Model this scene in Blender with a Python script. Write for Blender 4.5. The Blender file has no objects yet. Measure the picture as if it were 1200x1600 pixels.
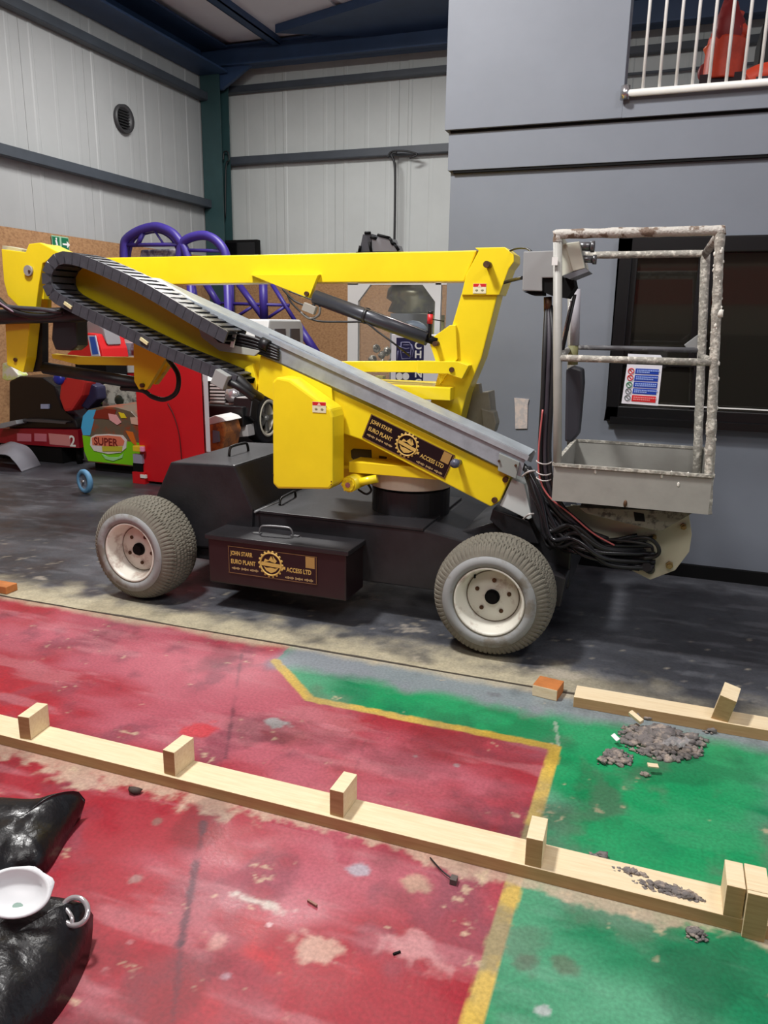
import bpy, bmesh, math, random
import numpy as np
from mathutils import Vector, Matrix, noise

random.seed(7)
SC = bpy.context.scene
COL = SC.collection

# ------------------------------------------------------------------ camera
F, EYE = 1200.0, 1.5
def _cam_axes():
    hs, hy = .0153, 502.0
    v1 = Vector((-3400, 800 - (hy + hs * -3400), -F))
    a = Vector((0, 800 - hy, -F)); b = Vector((1000, 800 - (hy + hs * 1000), -F))
    n = b.cross(a).normalized()
    if n.y < 0: n = -n
    X = -v1.normalized(); X = (X - n * X.dot(n)).normalized()
    Y = n.cross(X)
    return X, Y, n
AX, AY, AZ = _cam_axes()
cam = bpy.data.cameras.new('camera'); camo = bpy.data.objects.new('camera', cam); COL.objects.link(camo)
cam.sensor_fit = 'VERTICAL'; cam.sensor_height = 36; cam.lens = 36 * F / 1600; cam.clip_start = .05
camo.matrix_world = Matrix.Translation((0, 0, EYE)) @ Matrix((AX, AY, AZ)).to_4x4()
SC.camera = camo
def ray(x, y):
    c = Vector((x - 600, 800 - y, -F)); return Vector((AX.dot(c), AY.dot(c), AZ.dot(c)))
def P(x, y, Y):                 # photo point -> world point on the plane at depth Y
    d = ray(x, y); t = Y / d.y; return Vector((d.x * t, Y, EYE + d.z * t))
def G(x, y, z=0.0):             # photo point -> world point at height z
    d = ray(x, y); t = (z - EYE) / d.z; return Vector((d.x * t, d.y * t, z))
def W(x, y, X):                 # photo point -> world point on the plane at X
    d = ray(x, y); t = X / d.x; return Vector((X, d.y * t, EYE + d.z * t))

# ------------------------------------------------------------------ light
wd = bpy.data.worlds.new('hall_ambient'); SC.world = wd; wd.use_nodes = True
wd.node_tree.nodes['Background'].inputs[0].default_value = (.80, .88, 1, 1)
wd.node_tree.nodes['Background'].inputs[1].default_value = .46
def area(name, loc, target, size, power, col=(1, .985, .965)):
    l = bpy.data.lights.new(name, 'AREA'); l.shape = 'RECTANGLE'; l.size = size[0]; l.size_y = size[1]
    l.energy = power; l.color = col
    o = bpy.data.objects.new(name, l); COL.objects.link(o); o.location = loc
    o.rotation_euler = (Vector(target) - Vector(loc)).to_track_quat('-Z', 'Y').to_euler()
area('hall_and_fill_lamp', (-2.3, 2.0, 5.0), (-1.4, 3.2, 0), (.5, .5), 250)
area('hall_and_fill_lamp', (2.2, 1.2, 5.0), (.6, 2.8, 0), (1.2, .6), 60)
area('hall_and_fill_lamp', (-4.2, 7.6, 5.05), (-4.2, 7.8, 0), (1.4, 1.0), 240)  # fill lamp added for sheen on the chassis tops and a brighter background
area('hall_and_fill_lamp', (-.5, -1.5, 4.8), (-1.0, 3.5, .8), (2.0, 1.0), 70)  # unseen fill lamp added to brighten the upright faces from the front
SC.view_settings.view_transform = 'Standard'; SC.view_settings.look = 'None'
SC.view_settings.gamma = 1; SC.view_settings.use_curve_mapping = False
SC.view_settings.exposure = 0.0

# ------------------------------------------------------------------ materials
def lin(c):
    return tuple((v / 12.92 if v <= .04045 else ((v + .055) / 1.055) ** 2.4) for v in (x / 255 for x in c))
MATS = {}
def mat(name, rgb, rough=.5, metal=0., var=.0, rgb2=None, scale=8., thr=None, bump=0., bscale=40., coat=0., alpha=1., trans=0., emit=0, stretch=(1, 1, 1), spec=.5, soft=.06):
    if name in MATS: return MATS[name]
    m = bpy.data.materials.new(name); m.use_nodes = True; nt = m.node_tree
    b = nt.nodes['Principled BSDF']
    c = lin(rgb); b.inputs['Base Color'].default_value = (*c, 1)
    b.inputs['Roughness'].default_value = rough; b.inputs['Metallic'].default_value = metal
    b.inputs['Coat Weight'].default_value = coat; b.inputs['Specular IOR Level'].default_value = spec
    b.inputs['Transmission Weight'].default_value = trans; b.inputs['Alpha'].default_value = alpha
    if emit: b.inputs['Emission Color'].default_value = (*c, 1); b.inputs['Emission Strength'].default_value = emit
    if var or rgb2 or bump:
        geo = nt.nodes.new('ShaderNodeNewGeometry'); mp = nt.nodes.new('ShaderNodeMapping')
        mp.inputs['Scale'].default_value = stretch
        nt.links.new(geo.outputs['Position'], mp.inputs['Vector'])
    if var or rgb2:
        n = nt.nodes.new('ShaderNodeTexNoise'); n.inputs['Scale'].default_value = scale; n.inputs['Detail'].default_value = 6
        n.inputs['Roughness'].default_value = .65
        nt.links.new(mp.outputs[0], n.inputs['Vector'])
        r = nt.nodes.new('ShaderNodeValToRGB')
        if rgb2:
            t = .5 if thr is None else thr
            r.color_ramp.elements[0].position = max(0, t - soft); r.color_ramp.elements[1].position = min(1, t + soft)
            r.color_ramp.elements[0].color = (*c, 1); r.color_ramp.elements[1].color = (*lin(rgb2), 1)
        else:
            r.color_ramp.elements[0].position = .3; r.color_ramp.elements[1].position = .7
            r.color_ramp.elements[0].color = (*[x * (1 - var) for x in c], 1)
            r.color_ramp.elements[1].color = (*[min(1, x * (1 + var)) for x in c], 1)
        nt.links.new(n.outputs[0], r.inputs[0]); nt.links.new(r.outputs[0], b.inputs['Base Color'])
    if bump:
        n2 = nt.nodes.new('ShaderNodeTexNoise'); n2.inputs['Scale'].default_value = bscale; n2.inputs['Detail'].default_value = 4
        bp = nt.nodes.new('ShaderNodeBump'); bp.inputs['Strength'].default_value = bump; bp.inputs['Distance'].default_value = .01
        nt.links.new(mp.outputs[0], n2.inputs['Vector']); nt.links.new(n2.outputs[0], bp.inputs['Height'])
        nt.links.new(bp.outputs[0], b.inputs['Normal'])
    MATS[name] = m; return m
YEL = mat('yellow_paint', (244, 217, 34), .34, var=.06, scale=3, coat=.2)
YELD = mat('yellow_old_paint', (238, 205, 30), .45, rgb2=(150, 120, 50), thr=.72, scale=14)
BLK = mat('black_steel_paint', (36, 35, 38), .4, var=.35, scale=5, bump=.08, bscale=60)
BLKM = mat('maroon_black_paint', (36, 24, 26), .35, var=.25, scale=5)
RUB = mat('black_rubber', (22, 22, 25), .45, var=.3, scale=30)
CHN = mat('grey_black_plastic', (66, 67, 73), .42, var=.2, scale=20)
GALV = mat('galvanised_steel', (158, 166, 174), .42, .25, var=.16, scale=18)
BASK = mat('grey_flaked_paint', (154, 153, 147), .5, var=.07, scale=12, bump=.06)
RUST = mat('rusty_splashed_paint', (184, 180, 172), .6, rgb2=(112, 94, 80), thr=.53, scale=16, bump=.6, bscale=60, soft=.03)
FLAK = mat('cream_splashed_paint', (150, 147, 138), .6, rgb2=(212, 208, 196), thr=.56, scale=38, bump=.5, bscale=70, soft=.06)
CREAM = mat('cream_plate_paint', (182, 178, 156), .5, var=.1, rgb2=(128, 118, 96), thr=.68, scale=12)
WHT = mat('white_paint', (232, 232, 228), .4, var=.05)
RIM = mat('cream_white_rim', (222, 220, 208), .42, rgb2=(176, 160, 148), thr=.6, scale=9)
TYRE = mat('dusty_grey_rubber', (110, 106, 95), .85, var=.14, scale=16)
WALLT = mat('pale_blue_grey_sidewall', (146, 148, 148), .8, rgb2=(122, 117, 108), thr=.55, scale=8)
GOLD = mat('gold_print', (206, 170, 92), .4)
STK = mat('black_sticker', (26, 22, 24), .25)
RED = mat('red_print', (205, 38, 44), .4)
DARK = mat('near_black', (9, 9, 10), .75, spec=.2)
BOLT = mat('rusty_bolt', (92, 66, 46), .5, .5, var=.4, scale=60)
STEEL = mat('bright_steel', (190, 190, 192), .25, .9)
WOOD = mat('pale_pine', (240, 222, 186), .7, rgb2=(226, 202, 160), thr=.56, scale=7, stretch=(1, 14, 14), bump=.15, bscale=30, soft=.2)
WOODS = mat('pine_darker_side', (190, 156, 110), .7, rgb2=(170, 134, 88), thr=.55, scale=7, stretch=(1, 14, 14), soft=.2)
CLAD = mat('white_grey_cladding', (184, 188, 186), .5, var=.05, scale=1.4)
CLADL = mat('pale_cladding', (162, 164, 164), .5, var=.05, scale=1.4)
OSB = mat('brown_osb_board', (172, 132, 92), .8, rgb2=(142, 104, 70), thr=.53, scale=26, soft=.12, stretch=(1, 1, 1.6))
BLUST = mat('dark_blue_green_steel', (44, 66, 98), .5, var=.15, scale=3)
GRNST = mat('dark_green_steel', (38, 66, 68), .5, var=.15, scale=3)
RAILM = mat('dark_grey_rail_steel', (58, 64, 72), .5, var=.15, scale=4)
GREYW = mat('slate_grey_wall_paint', (118, 124, 134), .55, var=.05, scale=2.2, bump=.04, bscale=30)
CEIL = mat('pale_ceiling_liner', (222, 222, 228), .6, var=.05, scale=1)
PURP = mat('purple_steel_paint', (56, 42, 128), .45, var=.1)
GREYPL = mat('pale_grey_plastic', (178, 180, 178), .45)
NAVY = mat('navy_print', (28, 30, 74), .4)
REDP = mat('red_cabinet_panel', (200, 22, 32), .4, var=.06, scale=2)
GLASS = mat('window_glass', (40, 38, 33), .05, 0, spec=1., alpha=.72, coat=1.)
CLEAR = mat('clear_acrylic', (215, 220, 215), .05, alpha=.07)
MATT = mat('debris_grey', (122, 116, 114), .95, rgb2=(168, 154, 142), thr=.55, scale=25, bump=.8)
BAG = mat('glossy_black_bin_liner', (14, 14, 17), .34, bump=.6, bscale=22, coat=.1)

# ------------------------------------------------------------------ mesh helpers
ORG = {}                                   # world origin of every object built
class MB:
    def __init__(s): s.v = []; s.f = []; s.sm = []
    def add(s, vs, fs, smooth=False):
        k = len(s.v); s.v += [Vector(v) for v in vs]; s.f += [[i + k for i in f] for f in fs]; s.sm += [smooth] * len(fs); return s
    def box(s, a, b):
        x0, y0, z0 = (min(a[i], b[i]) for i in range(3)); x1, y1, z1 = (max(a[i], b[i]) for i in range(3))
        return s.add([(x0, y0, z0), (x1, y0, z0), (x1, y1, z0), (x0, y1, z0), (x0, y0, z1), (x1, y0, z1), (x1, y1, z1), (x0, y1, z1)],
                     [(0, 3, 2, 1), (4, 5, 6, 7), (0, 1, 5, 4), (1, 2, 6, 5), (2, 3, 7, 6), (3, 0, 4, 7)])
    def obox(s, c, ex, ey, ez):            # oriented box: centre and three half-extent vectors
        c, ex, ey, ez = map(Vector, (c, ex, ey, ez))
        vs = [c + ex * i + ey * j + ez * k for k in (-1, 1) for j in (-1, 1) for i in (-1, 1)]
        return s.add(vs, [(0, 2, 3, 1), (4, 5, 7, 6), (0, 1, 5, 4), (1, 3, 7, 5), (3, 2, 6, 7), (2, 0, 4, 6)])
    def prism(s, pts, Y0, Y1):             # polygon of (x,z) pairs (or vectors) extruded along Y
        p = [(q.x, q.z) if isinstance(q, Vector) else q for q in pts]
        A = sum(p[i][0] * p[(i + 1) % len(p)][1] - p[(i + 1) % len(p)][0] * p[i][1] for i in range(len(p)))
        if A < 0: p = p[::-1]
        n = len(p)
        vs = [(x, Y0, z) for x, z in p] + [(x, Y1, z) for x, z in p]
        return s.add(vs, [list(range(n)), list(range(2 * n - 1, n - 1, -1))] + [(i, i + n, (i + 1) % n + n, (i + 1) % n) for i in range(n)])
    def prismx(s, pts, X0, X1):            # polygon of (y,z) pairs extruded along X
        n = len(pts)
        vs = [(X0, y, z) for y, z in pts] + [(X1, y, z) for y, z in pts]
        return s.add(vs, [list(range(n)), list(range(2 * n - 1, n - 1, -1))] + [(i, i + n, (i + 1) % n + n, (i + 1) % n) for i in range(n)])
    def tube(s, pts, r, n=8, closed=False):
        pts = [Vector(p) for p in pts]; m = len(pts); rr = r if isinstance(r, (list, tuple)) else [r] * m
        up = None; vs = []
        for i, p in enumerate(pts):
            if closed: t = pts[(i + 1) % m] - pts[i - 1]
            else: t = pts[min(i + 1, m - 1)] - pts[max(i - 1, 0)]
            t.normalize()
            if up is None: up = t.orthogonal().normalized()
            up = (up - t * up.dot(t)).normalized(); w = t.cross(up)
            vs += [p + (up * math.cos(a) + w * math.sin(a)) * rr[i] for a in (2 * math.pi * k / n for k in range(n))]
        fs = []
        for i in range(m if closed else m - 1):
            j = (i + 1) % m
            fs += [(i * n + k, i * n + (k + 1) % n, j * n + (k + 1) % n, j * n + k) for k in range(n)]
        s.add(vs, fs, True)
        if not closed: k0 = len(s.v) - len(vs); s.f += [[k0 + k for k in range(n - 1, -1, -1)], [k0 + (m - 1) * n + k for k in range(n)]]; s.sm += [False, False]
        return s
    def cyl(s, a, b, r, n=16, r2=None):
        return s.tube([a, b], [r, r if r2 is None else r2], n)
    def lathe(s, prof, c, axis, n=32, smooth=True, close=False):   # prof: (radius, along-axis) pairs
        c = Vector(c); ax = Vector(axis).normalized(); u = ax.orthogonal().normalized(); w = ax.cross(u)
        vs = []
        for (r, h) in prof:
            vs += [c + ax * h + (u * math.cos(2 * math.pi * k / n) + w * math.sin(2 * math.pi * k / n)) * r for k in range(n)]
        m = len(prof); fs = []
        for i in range(m if close else m - 1):
            j = (i + 1) % m
            fs += [(i * n + k, i * n + (k + 1) % n, j * n + (k + 1) % n, j * n + k) for k in range(n)]
        return s.add(vs, fs, smooth)
    def ball(s, c, r, n=12, sq=(1, 1, 1), jit=0):
        c = Vector(c); vs = []; fs = []; m = n // 2 + 1
        for i in range(m):
            th = math.pi * i / (m - 1)
            for k in range(n):
                ph = 2 * math.pi * k / n
                d = Vector((math.sin(th) * math.cos(ph), math.sin(th) * math.sin(ph), math.cos(th)))
                q = r * (1 + jit * noise.noise(d * 1.7 + c * 30))
                vs.append(c + Vector((d.x * sq[0], d.y * sq[1], d.z * sq[2])) * q)
        for i in range(m - 1):
            fs += [(i * n + k, (i + 1) * n + k, (i + 1) * n + (k + 1) % n, i * n + (k + 1) % n) for k in range(n)]
        return s.add(vs, fs, True)
    def build(s, name, m, parent=None, origin=None, bevel=0, mats=None, label=None):
        if origin is None:
            xs = [v.x for v in s.v]; ys = [v.y for v in s.v]; zs = [v.z for v in s.v]
            origin = Vector(((min(xs) + max(xs)) / 2, (min(ys) + max(ys)) / 2, min(zs)))
        origin = Vector(origin)
        me = bpy.data.meshes.new(name); me.from_pydata([v - origin for v in s.v], [], s.f)
        me.polygons.foreach_set('use_smooth', s.sm)
        me.materials.append(m)
        bm = bmesh.new(); bm.from_mesh(me)
        bmesh.ops.remove_doubles(bm, verts=bm.verts, dist=1e-6)
        bmesh.ops.recalc_face_normals(bm, faces=bm.faces)
        if bevel:
            es = [e for e in bm.edges if len(e.link_faces) == 2 and e.calc_face_angle(0) > .5]
            bmesh.ops.bevel(bm, geom=es, offset=bevel, segments=2, affect='EDGES', profile=.6, clamp_overlap=True)
        bm.to_mesh(me); bm.free(); me.update()
        o = bpy.data.objects.new(name, me); COL.objects.link(o)
        place(o, origin, parent)
        if label: o['label'] = label
        return o
def place(o, origin, parent=None):
    ORG[o.name] = Vector(origin)
    if parent is not None: o.parent = parent; o.location = Vector(origin) - ORG[parent.name]
    else: o.location = origin
def thing(name, label, cat, loc, group=None):
    o = bpy.data.objects.new(name, None); COL.objects.link(o); place(o, loc); o.empty_display_size = .1
    return tag(o, label, cat, group)
def tag(o, label, cat, group=None, kind=None):
    o['label'] = label; o['category'] = cat
    if group: o['group'] = group
    if kind: o['kind'] = kind
    return o
def struct(o): o['kind'] = 'structure'; return o
def smooth(pts, k=6):
    pts = [Vector(p) for p in pts]; out = []
    for i in range(len(pts) - 1):
        p0 = pts[max(i - 1, 0)]; p1 = pts[i]; p2 = pts[i + 1]; p3 = pts[min(i + 2, len(pts) - 1)]
        for j in range(k):
            t = j / k
            out.append(.5 * ((2 * p1) + (p2 - p0) * t + (2 * p0 - 5 * p1 + 4 * p2 - p3) * t * t + (3 * p1 - p0 - 3 * p2 + p3) * t ** 3))
    return out + [pts[-1]]
def text(name, s, origin, u, v, size, m, parent, squeeze=1., bold=0.0):
    """flat lettering: origin = lower left corner, u = reading direction, v = up"""
    cu = bpy.data.curves.new(name, 'FONT'); cu.body = s; cu.size = 1; cu.extrude = .004 / max(size, .01) * .12; cu.offset = bold
    cu.resolution_u = 3
    t = bpy.data.objects.new(name, cu); COL.objects.link(t)
    bpy.context.view_layer.update()
    me = bpy.data.meshes.new_from_object(t.evaluated_get(bpy.context.evaluated_depsgraph_get()))
    bpy.data.objects.remove(t); me.name = name
    u = Vector(u).normalized(); v = Vector(v).normalized(); n = u.cross(v)
    for q in me.vertices: q.co = u * q.co.x * size * squeeze + v * q.co.y * size + n * q.co.z * size
    me.materials.clear(); me.materials.append(m)
    o = bpy.data.objects.new(name, me); COL.objects.link(o); place(o, Vector(origin), parent)
    return o

# numpy value noise for the painted floor
_rng = np.random.RandomState(3); _T = _rng.rand(256, 256)
def vnoise(x, y):
    xi = np.floor(x).astype(int); yi = np.floor(y).astype(int); fx = x - xi; fy = y - yi
    fx = fx * fx * (3 - 2 * fx); fy = fy * fy * (3 - 2 * fy); g = lambda a, b: _T[a & 255, b & 255]
    return (g(xi, yi) * (1 - fx) + g(xi + 1, yi) * fx) * (1 - fy) + (g(xi, yi + 1) * (1 - fx) + g(xi + 1, yi + 1) * fx) * fy
def fbm(x, y, s, o=5, seed=0):
    r = 0; a = .5; t = 0
    for i in range(o): r = r + a * vnoise(x * s + 17.3 * i + seed * 31.7, y * s + 9.1 * i + seed * 57.1); t += a; a *= .55; s *= 2.03
    return r / t
def sstep(a, b, x): t = np.clip((x - a) / (b - a), 0, 1); return t * t * (3 - 2 * t)
def inpoly(X, Y, poly):
    r = np.zeros(X.shape, bool); n = len(poly)
    for i in range(n):
        x1, y1 = poly[i]; x2, y2 = poly[(i + 1) % n]
        c = ((y1 > Y) != (y2 > Y)) & (X < (x2 - x1) * (Y - y1) / ((y2 - y1) or 1e-9) + x1); r ^= c
    return r
def dseg(X, Y, a, b):
    dx, dy = b[0] - a[0], b[1] - a[1]; t = np.clip(((X - a[0]) * dx + (Y - a[1]) * dy) / (dx * dx + dy * dy), 0, 1)
    return np.hypot(X - a[0] - t * dx, Y - a[1] - t * dy)
def g2(x, y): p = G(x, y); return (p.x, p.y)
def painted_floor(name, x0, x1, y0, y1, res, z, fn, rough, parent=None, edge=None):
    nx = int((x1 - x0) / res) + 1; ny = int((y1 - y0) / res) + 1
    xs = np.linspace(x0, x1, nx); ys = np.linspace(y0, y1, ny); X, Y = np.meshgrid(xs, ys)
    col = fn(X, Y)
    Yp = Y if edge is None else edge(X, Y)
    zz = np.full(X.shape, z)
    co = np.stack([X, Yp, zz], -1).reshape(-1, 3)
    idx = np.arange(nx * ny).reshape(ny, nx)
    q = np.stack([idx[:-1, :-1], idx[:-1, 1:], idx[1:, 1:], idx[1:, :-1]], -1).reshape(-1, 4)
    me = bpy.data.meshes.new(name); me.vertices.add(len(co)); me.vertices.foreach_set('co', co.ravel())
    me.loops.add(q.size); me.loops.foreach_set('vertex_index', q.ravel().astype(np.int32))
    me.polygons.add(len(q)); me.polygons.foreach_set('loop_start', np.arange(0, q.size, 4, dtype=np.int32))
    me.update(calc_edges=True)
    at = me.color_attributes.new('paint', 'FLOAT_COLOR', 'POINT')
    at.data.foreach_set('color', np.concatenate([col.reshape(-1, 3), np.ones((len(co), 1))], 1).ravel())
    m = bpy.data.materials.new(name + '_paint'); m.use_nodes = True; nt = m.node_tree; b = nt.nodes['Principled BSDF']
    a = nt.nodes.new('ShaderNodeAttribute'); a.attribute_name = 'paint'
    geo = nt.nodes.new('ShaderNodeNewGeometry')
    n = nt.nodes.new('ShaderNodeTexNoise'); n.inputs['Scale'].default_value = 90; n.inputs['Detail'].default_value = 6
    nt.links.new(geo.outputs['Position'], n.inputs['Vector'])
    mr = nt.nodes.new('ShaderNodeMapRange'); mr.inputs[1].default_value = .3; mr.inputs[2].default_value = .7
    mr.inputs[3].default_value = .82; mr.inputs[4].default_value = 1.16
    nt.links.new(n.outputs[0], mr.inputs[0])
    mx = nt.nodes.new('ShaderNodeVectorMath'); mx.operation = 'SCALE'
    nt.links.new(a.outputs['Color'], mx.inputs[0]); nt.links.new(mr.outputs[0], mx.inputs['Scale'])
    nt.links.new(mx.outputs[0], b.inputs['Base Color'])
    n3 = nt.nodes.new('ShaderNodeTexNoise'); n3.inputs['Scale'].default_value = 5; n3.inputs['Detail'].default_value = 5
    nt.links.new(geo.outputs['Position'], n3.inputs['Vector'])
    m3 = nt.nodes.new('ShaderNodeMapRange'); m3.inputs[1].default_value = .35; m3.inputs[2].default_value = .65
    m3.inputs[3].default_value = rough[0]; m3.inputs[4].default_value = rough[1]
    nt.links.new(n3.outputs[0], m3.inputs[0]); nt.links.new(m3.outputs[0], b.inputs['Roughness'])
    bp = nt.nodes.new('ShaderNodeBump'); bp.inputs['Strength'].default_value = .12; bp.inputs['Distance'].default_value = .004
    nt.links.new(n.outputs[0], bp.inputs['Height']); nt.links.new(bp.outputs[0], b.inputs['Normal'])
    me.materials.append(m)
    o = bpy.data.objects.new(name, me); COL.objects.link(o); place(o, (0, 0, 0), parent)
    return o

# ================================================================== STRUCTURE
XL, YB, ZC = -7.0, 11.4, 5.42
MATY = 3.03                                 # edge of the black vinyl sheet
# ---- painted court floor
YL = [g2(430, 1033), g2(484, 1092), g2(868, 1168), g2(700, 1720)]
GREEN = [g2(450, 1012), YL[0], YL[1], YL[2], g2(838, 1290), YL[3], (3, .5), (3, 3.2), (g2(450, 1012)[0], 3.2)]
def C(*c): return np.array(lin(c))
def court(X, Y):
    n1 = fbm(X * .45, Y, 2.2, seed=1); n2 = fbm(X, Y, 6, seed=2); n3 = fbm(X, Y, 26, seed=3); n4 = fbm(X, Y, 1.3, seed=4)
    mix = lambda a, b, t: a + (b - a) * t[..., None]
    one = np.ones(X.shape)
    red = mix(C(154, 34, 48) * one[..., None], C(174, 88, 102)[None, None], sstep(.36, .62, n1 - .06 + .14 * sstep(1.9, 2.8, Y)))
    red = mix(red, C(206, 28, 34), sstep(.56, .68, n4 * .6 + n2 * .4) * .55)
    red = mix(red, C(118, 62, 76), sstep(.50, .72, n2) * .6)
    red = mix(red, C(186, 120, 128), sstep(.56, .72, fbm(X * .35, Y * 1.6, 7, seed=21)) * .45)
    grn = mix(C(22, 122, 80) * one[..., None], C(84, 156, 120)[None, None], sstep(.36, .62, n1))
    grn = mix(grn, C(112, 162, 136), sstep(.54, .72, fbm(X * .5, Y * 1.4, 6, seed=22)) * .45)
    grn = mix(grn, C(24, 152, 92), sstep(.54, .66, n4) * .8)
    grn = mix(grn, C(96, 116, 98), sstep(.56, .74, n2) * .5)
    wob = (n2 - .5) * .02
    ing = inpoly(X + wob, Y + wob, GREEN)
    c = np.where(ing[..., None], grn, red)
    # grey bare concrete band beside the sheet on the green side
    gb = sstep(2.74, 2.86, Y + (n2 - .5) * .14 + np.clip(X + 1.5, -1, 3) * -.02) * sstep(-1.62, -1.5, X + wob * 3)
    c = mix(c, C(140, 140, 152), gb * .85)
    d = np.minimum(np.minimum(dseg(X, Y, YL[0], YL[1]), dseg(X, Y, YL[1], YL[2])), dseg(X, Y, YL[2], YL[3]))
    lw = .022 + .004 * np.clip(2.2 - Y, 0, 1)
    ye = mix(C(200, 170, 88) * one[..., None], C(150, 136, 100)[None, None], sstep(.42, .6, n2 * .7 + n3 * .3) * (.45 + .55 * (Y < 2.1)))
    ye = mix(ye, C(214, 176, 40), sstep(.55, .66, n4) * .5)
    c = mix(c, ye, 1 - sstep(lw - .003, lw + .003, d + (n3 - .5) * .01))
    # expansion joints and scuffs
    for a, b, w, k in ((g2(318, 1285), g2(283, 1475), .011, .75), (g2(378, 1020), g2(352, 1185), .006, .5), (g2(585, 1120), g2(545, 1235), .004, .25),
                       (g2(868, 1128), g2(872, 1165), .006, -.5), (g2(283, 1475), g2(270, 1600), .006, .4)):
        dd = dseg(X, Y, a, b) + (n3 - .5) * .02
        c = mix(c, C(74, 50, 62) if k > 0 else C(200, 200, 190), (1 - sstep(w * .5, w * 1.3, dd)) * abs(k) * sstep(.3, .5, n2 + .1))
    # bare patches, plaster and paint splats
    for (px, py, r, sx, colr) in ((428, 1130, .062, 1.3, (158, 158, 158)), (562, 1358, .03, 1, (168, 160, 170)), (398, 1408, .03, 3.2, (196, 186, 176)), (497, 1485, .05, 1.7, (206, 180, 160)),
                                  (655, 1378, .05, 1., (196, 174, 146)), (640, 1480, .07, 2, (200, 150, 150)), (345, 1470, .045, 1, (196, 150, 140)), (355, 1525, .02, 1, (180, 160, 170)), (245, 1285, .02, 1, (120, 108, 96)), (650, 1182, .012, 1, (150, 150, 150)),
                                  (714, 1196, .016, 1, (160, 160, 160)), (420, 1444, .008, 1, (225, 205, 205)), (700, 1340, .03, 1, (180, 150, 140)), (525, 1138, .02, 4, (196, 120, 130)), (320, 1140, .06, 1.5, (205, 50, 54)), (850, 1580, .016, 1, (196, 190, 196)),
                                  (822, 1500, .05, 1, (92, 96, 84)), (880, 1510, .04, 1, (100, 100, 86)), (440, 1255, .0, 1, (0, 0, 0)), (210, 1375, .022, 1, (150, 130, 124)), (203, 1472, .008, 1, (235, 190, 190)), (165, 1515, .008, 1, (235, 190, 190)), (770, 1085, .03, 2, (104, 104, 110))):
        if r <= 0: continue
        a = g2(px, py); dd = np.hypot((X - a[0]) / sx, Y - a[1]) + (n3 - .5) * r * 1.5 + (n2 - .5) * r * 1.2
        r *= .85; c = mix(c, C(*colr), (1 - sstep(r * .5, r * 1.1, dd)) * (.62 if px not in (428, 562, 398) else .9))
    # sawdust drifting along the timber and the sheet edge
    saw = C(204, 184, 152)
    by = 1.86 - .013 * X
    by = 1.862 + 0 * X; dd = np.clip(by - Y, 0, 1); lft = sstep(-.9, -1.7, X) + .25 * sstep(-.2, .2, -np.abs(X + .35) + .3)
    s1 = sstep(.50, .66, n2 * .5 + n3 * .5 + .20 * np.exp(-dd / .035) + (.13 + 0 * X) * lft * np.exp(-(dd / .14) ** 2) - .6 * sstep(.05, .28, dd) - .25 * sstep(-1.1, -.9, X) * sstep(.015, .09, dd)) * (Y < by + .02) * (.55 + .4 * n3)
    s2 = sstep(-.07, 0., Y - (MATY - .01) + (n2 - .5) * .10) * (.45 + .45 * n3)
    fs = sstep(.70, .76, n2 * .3 + n3 * .7) * .6
    c = mix(c, C(196, 174, 152), np.clip(s1, 0, 1) * .95); c = mix(c, C(190, 178, 150), np.clip(s2, 0, 1)); c = mix(c, saw, fs)
    # grime
    c = c * (1 - .28 * sstep(.55, .7, fbm(X, Y, 3.5, seed=9)))[..., None]
    return c
base = struct(MB().box((-9, -7, -.12), (9, 12, -.004)).build('floor', mat('worn_red_floor', (170, 62, 74), .55, var=.12, scale=3)))
fl = painted_floor('court_paint', -4.4, 2.4, .55, 3.2, .0075, 0.0, court, (.30, .62), base)
def sheet(X, Y):
    n1 = fbm(X * .6, Y, 1.6, seed=11); n2 = fbm(X, Y, 7, seed=12); n3 = fbm(X, Y, 30, seed=13); n5 = fbm(X * .25, Y, 16, seed=14)
    mix = lambda a, b, t: a + (b - a) * t[..., None]; one = np.ones(X.shape)
    c = mix(C(52, 53, 58) * one[..., None], C(84, 86, 92)[None, None], sstep(.35, .65, n1) * .8)
    c = mix(c, C(102, 104, 110), sstep(.52, .7, n5) * .5)
    c = mix(c, C(40, 41, 46), sstep(.55, .66, n2) * .4)
    e = Y - MATY
    dust = sstep(.62, .1, e + (n2 - .5) * .5) if False else 1 - sstep(.02, .30, e + (n2 - .5) * .42)
    dust = dust * (1 - .55 * sstep(-.6, .1, X))
    c = mix(c, C(196, 186, 156), np.clip(dust, 0, 1) * (.6 + .4 * n3))
    c = mix(c, C(178, 168, 150), sstep(.66, .74, n2 * .3 + n3 * .7) * .5 * (1 - sstep(.5, 1.5, e)))
    for (px, py, r, sx) in ((640, 985, .05, 2), (875, 1055, .05, 2.2), (60, 905, .03, 2)):
        a = g2(px, py); dd = np.hypot((X - a[0]) / sx, Y - a[1]) + (n3 - .5) * r * 2
        c = mix(c, C(186, 176, 160), (1 - sstep(r * .5, r, dd)) * .55)
    return c
vs_ = painted_floor('vinyl_sheet', -7.0, 3.0, MATY, 5.6, .018, .007, sheet, (.32, .6), base,
                    edge=lambda X, Y: np.where(Y <= MATY + 1e-6, Y + (fbm(X, X * 0, 3, seed=5) - .5) * .03, Y))
MB().box((-7.2, 5.6, -.004), (4, 11.6, .007)).build('vinyl_sheet', mat('black_vinyl', (58, 59, 65), .42, rgb2=(78, 80, 86), thr=.55, scale=2.2, soft=.15), base)
MB().box((-7, MATY - .004, -.003), (3, MATY + .02, .0062)).build('sheet_edge', mat('dusty_edge', (90, 84, 76), .8), base)

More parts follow.
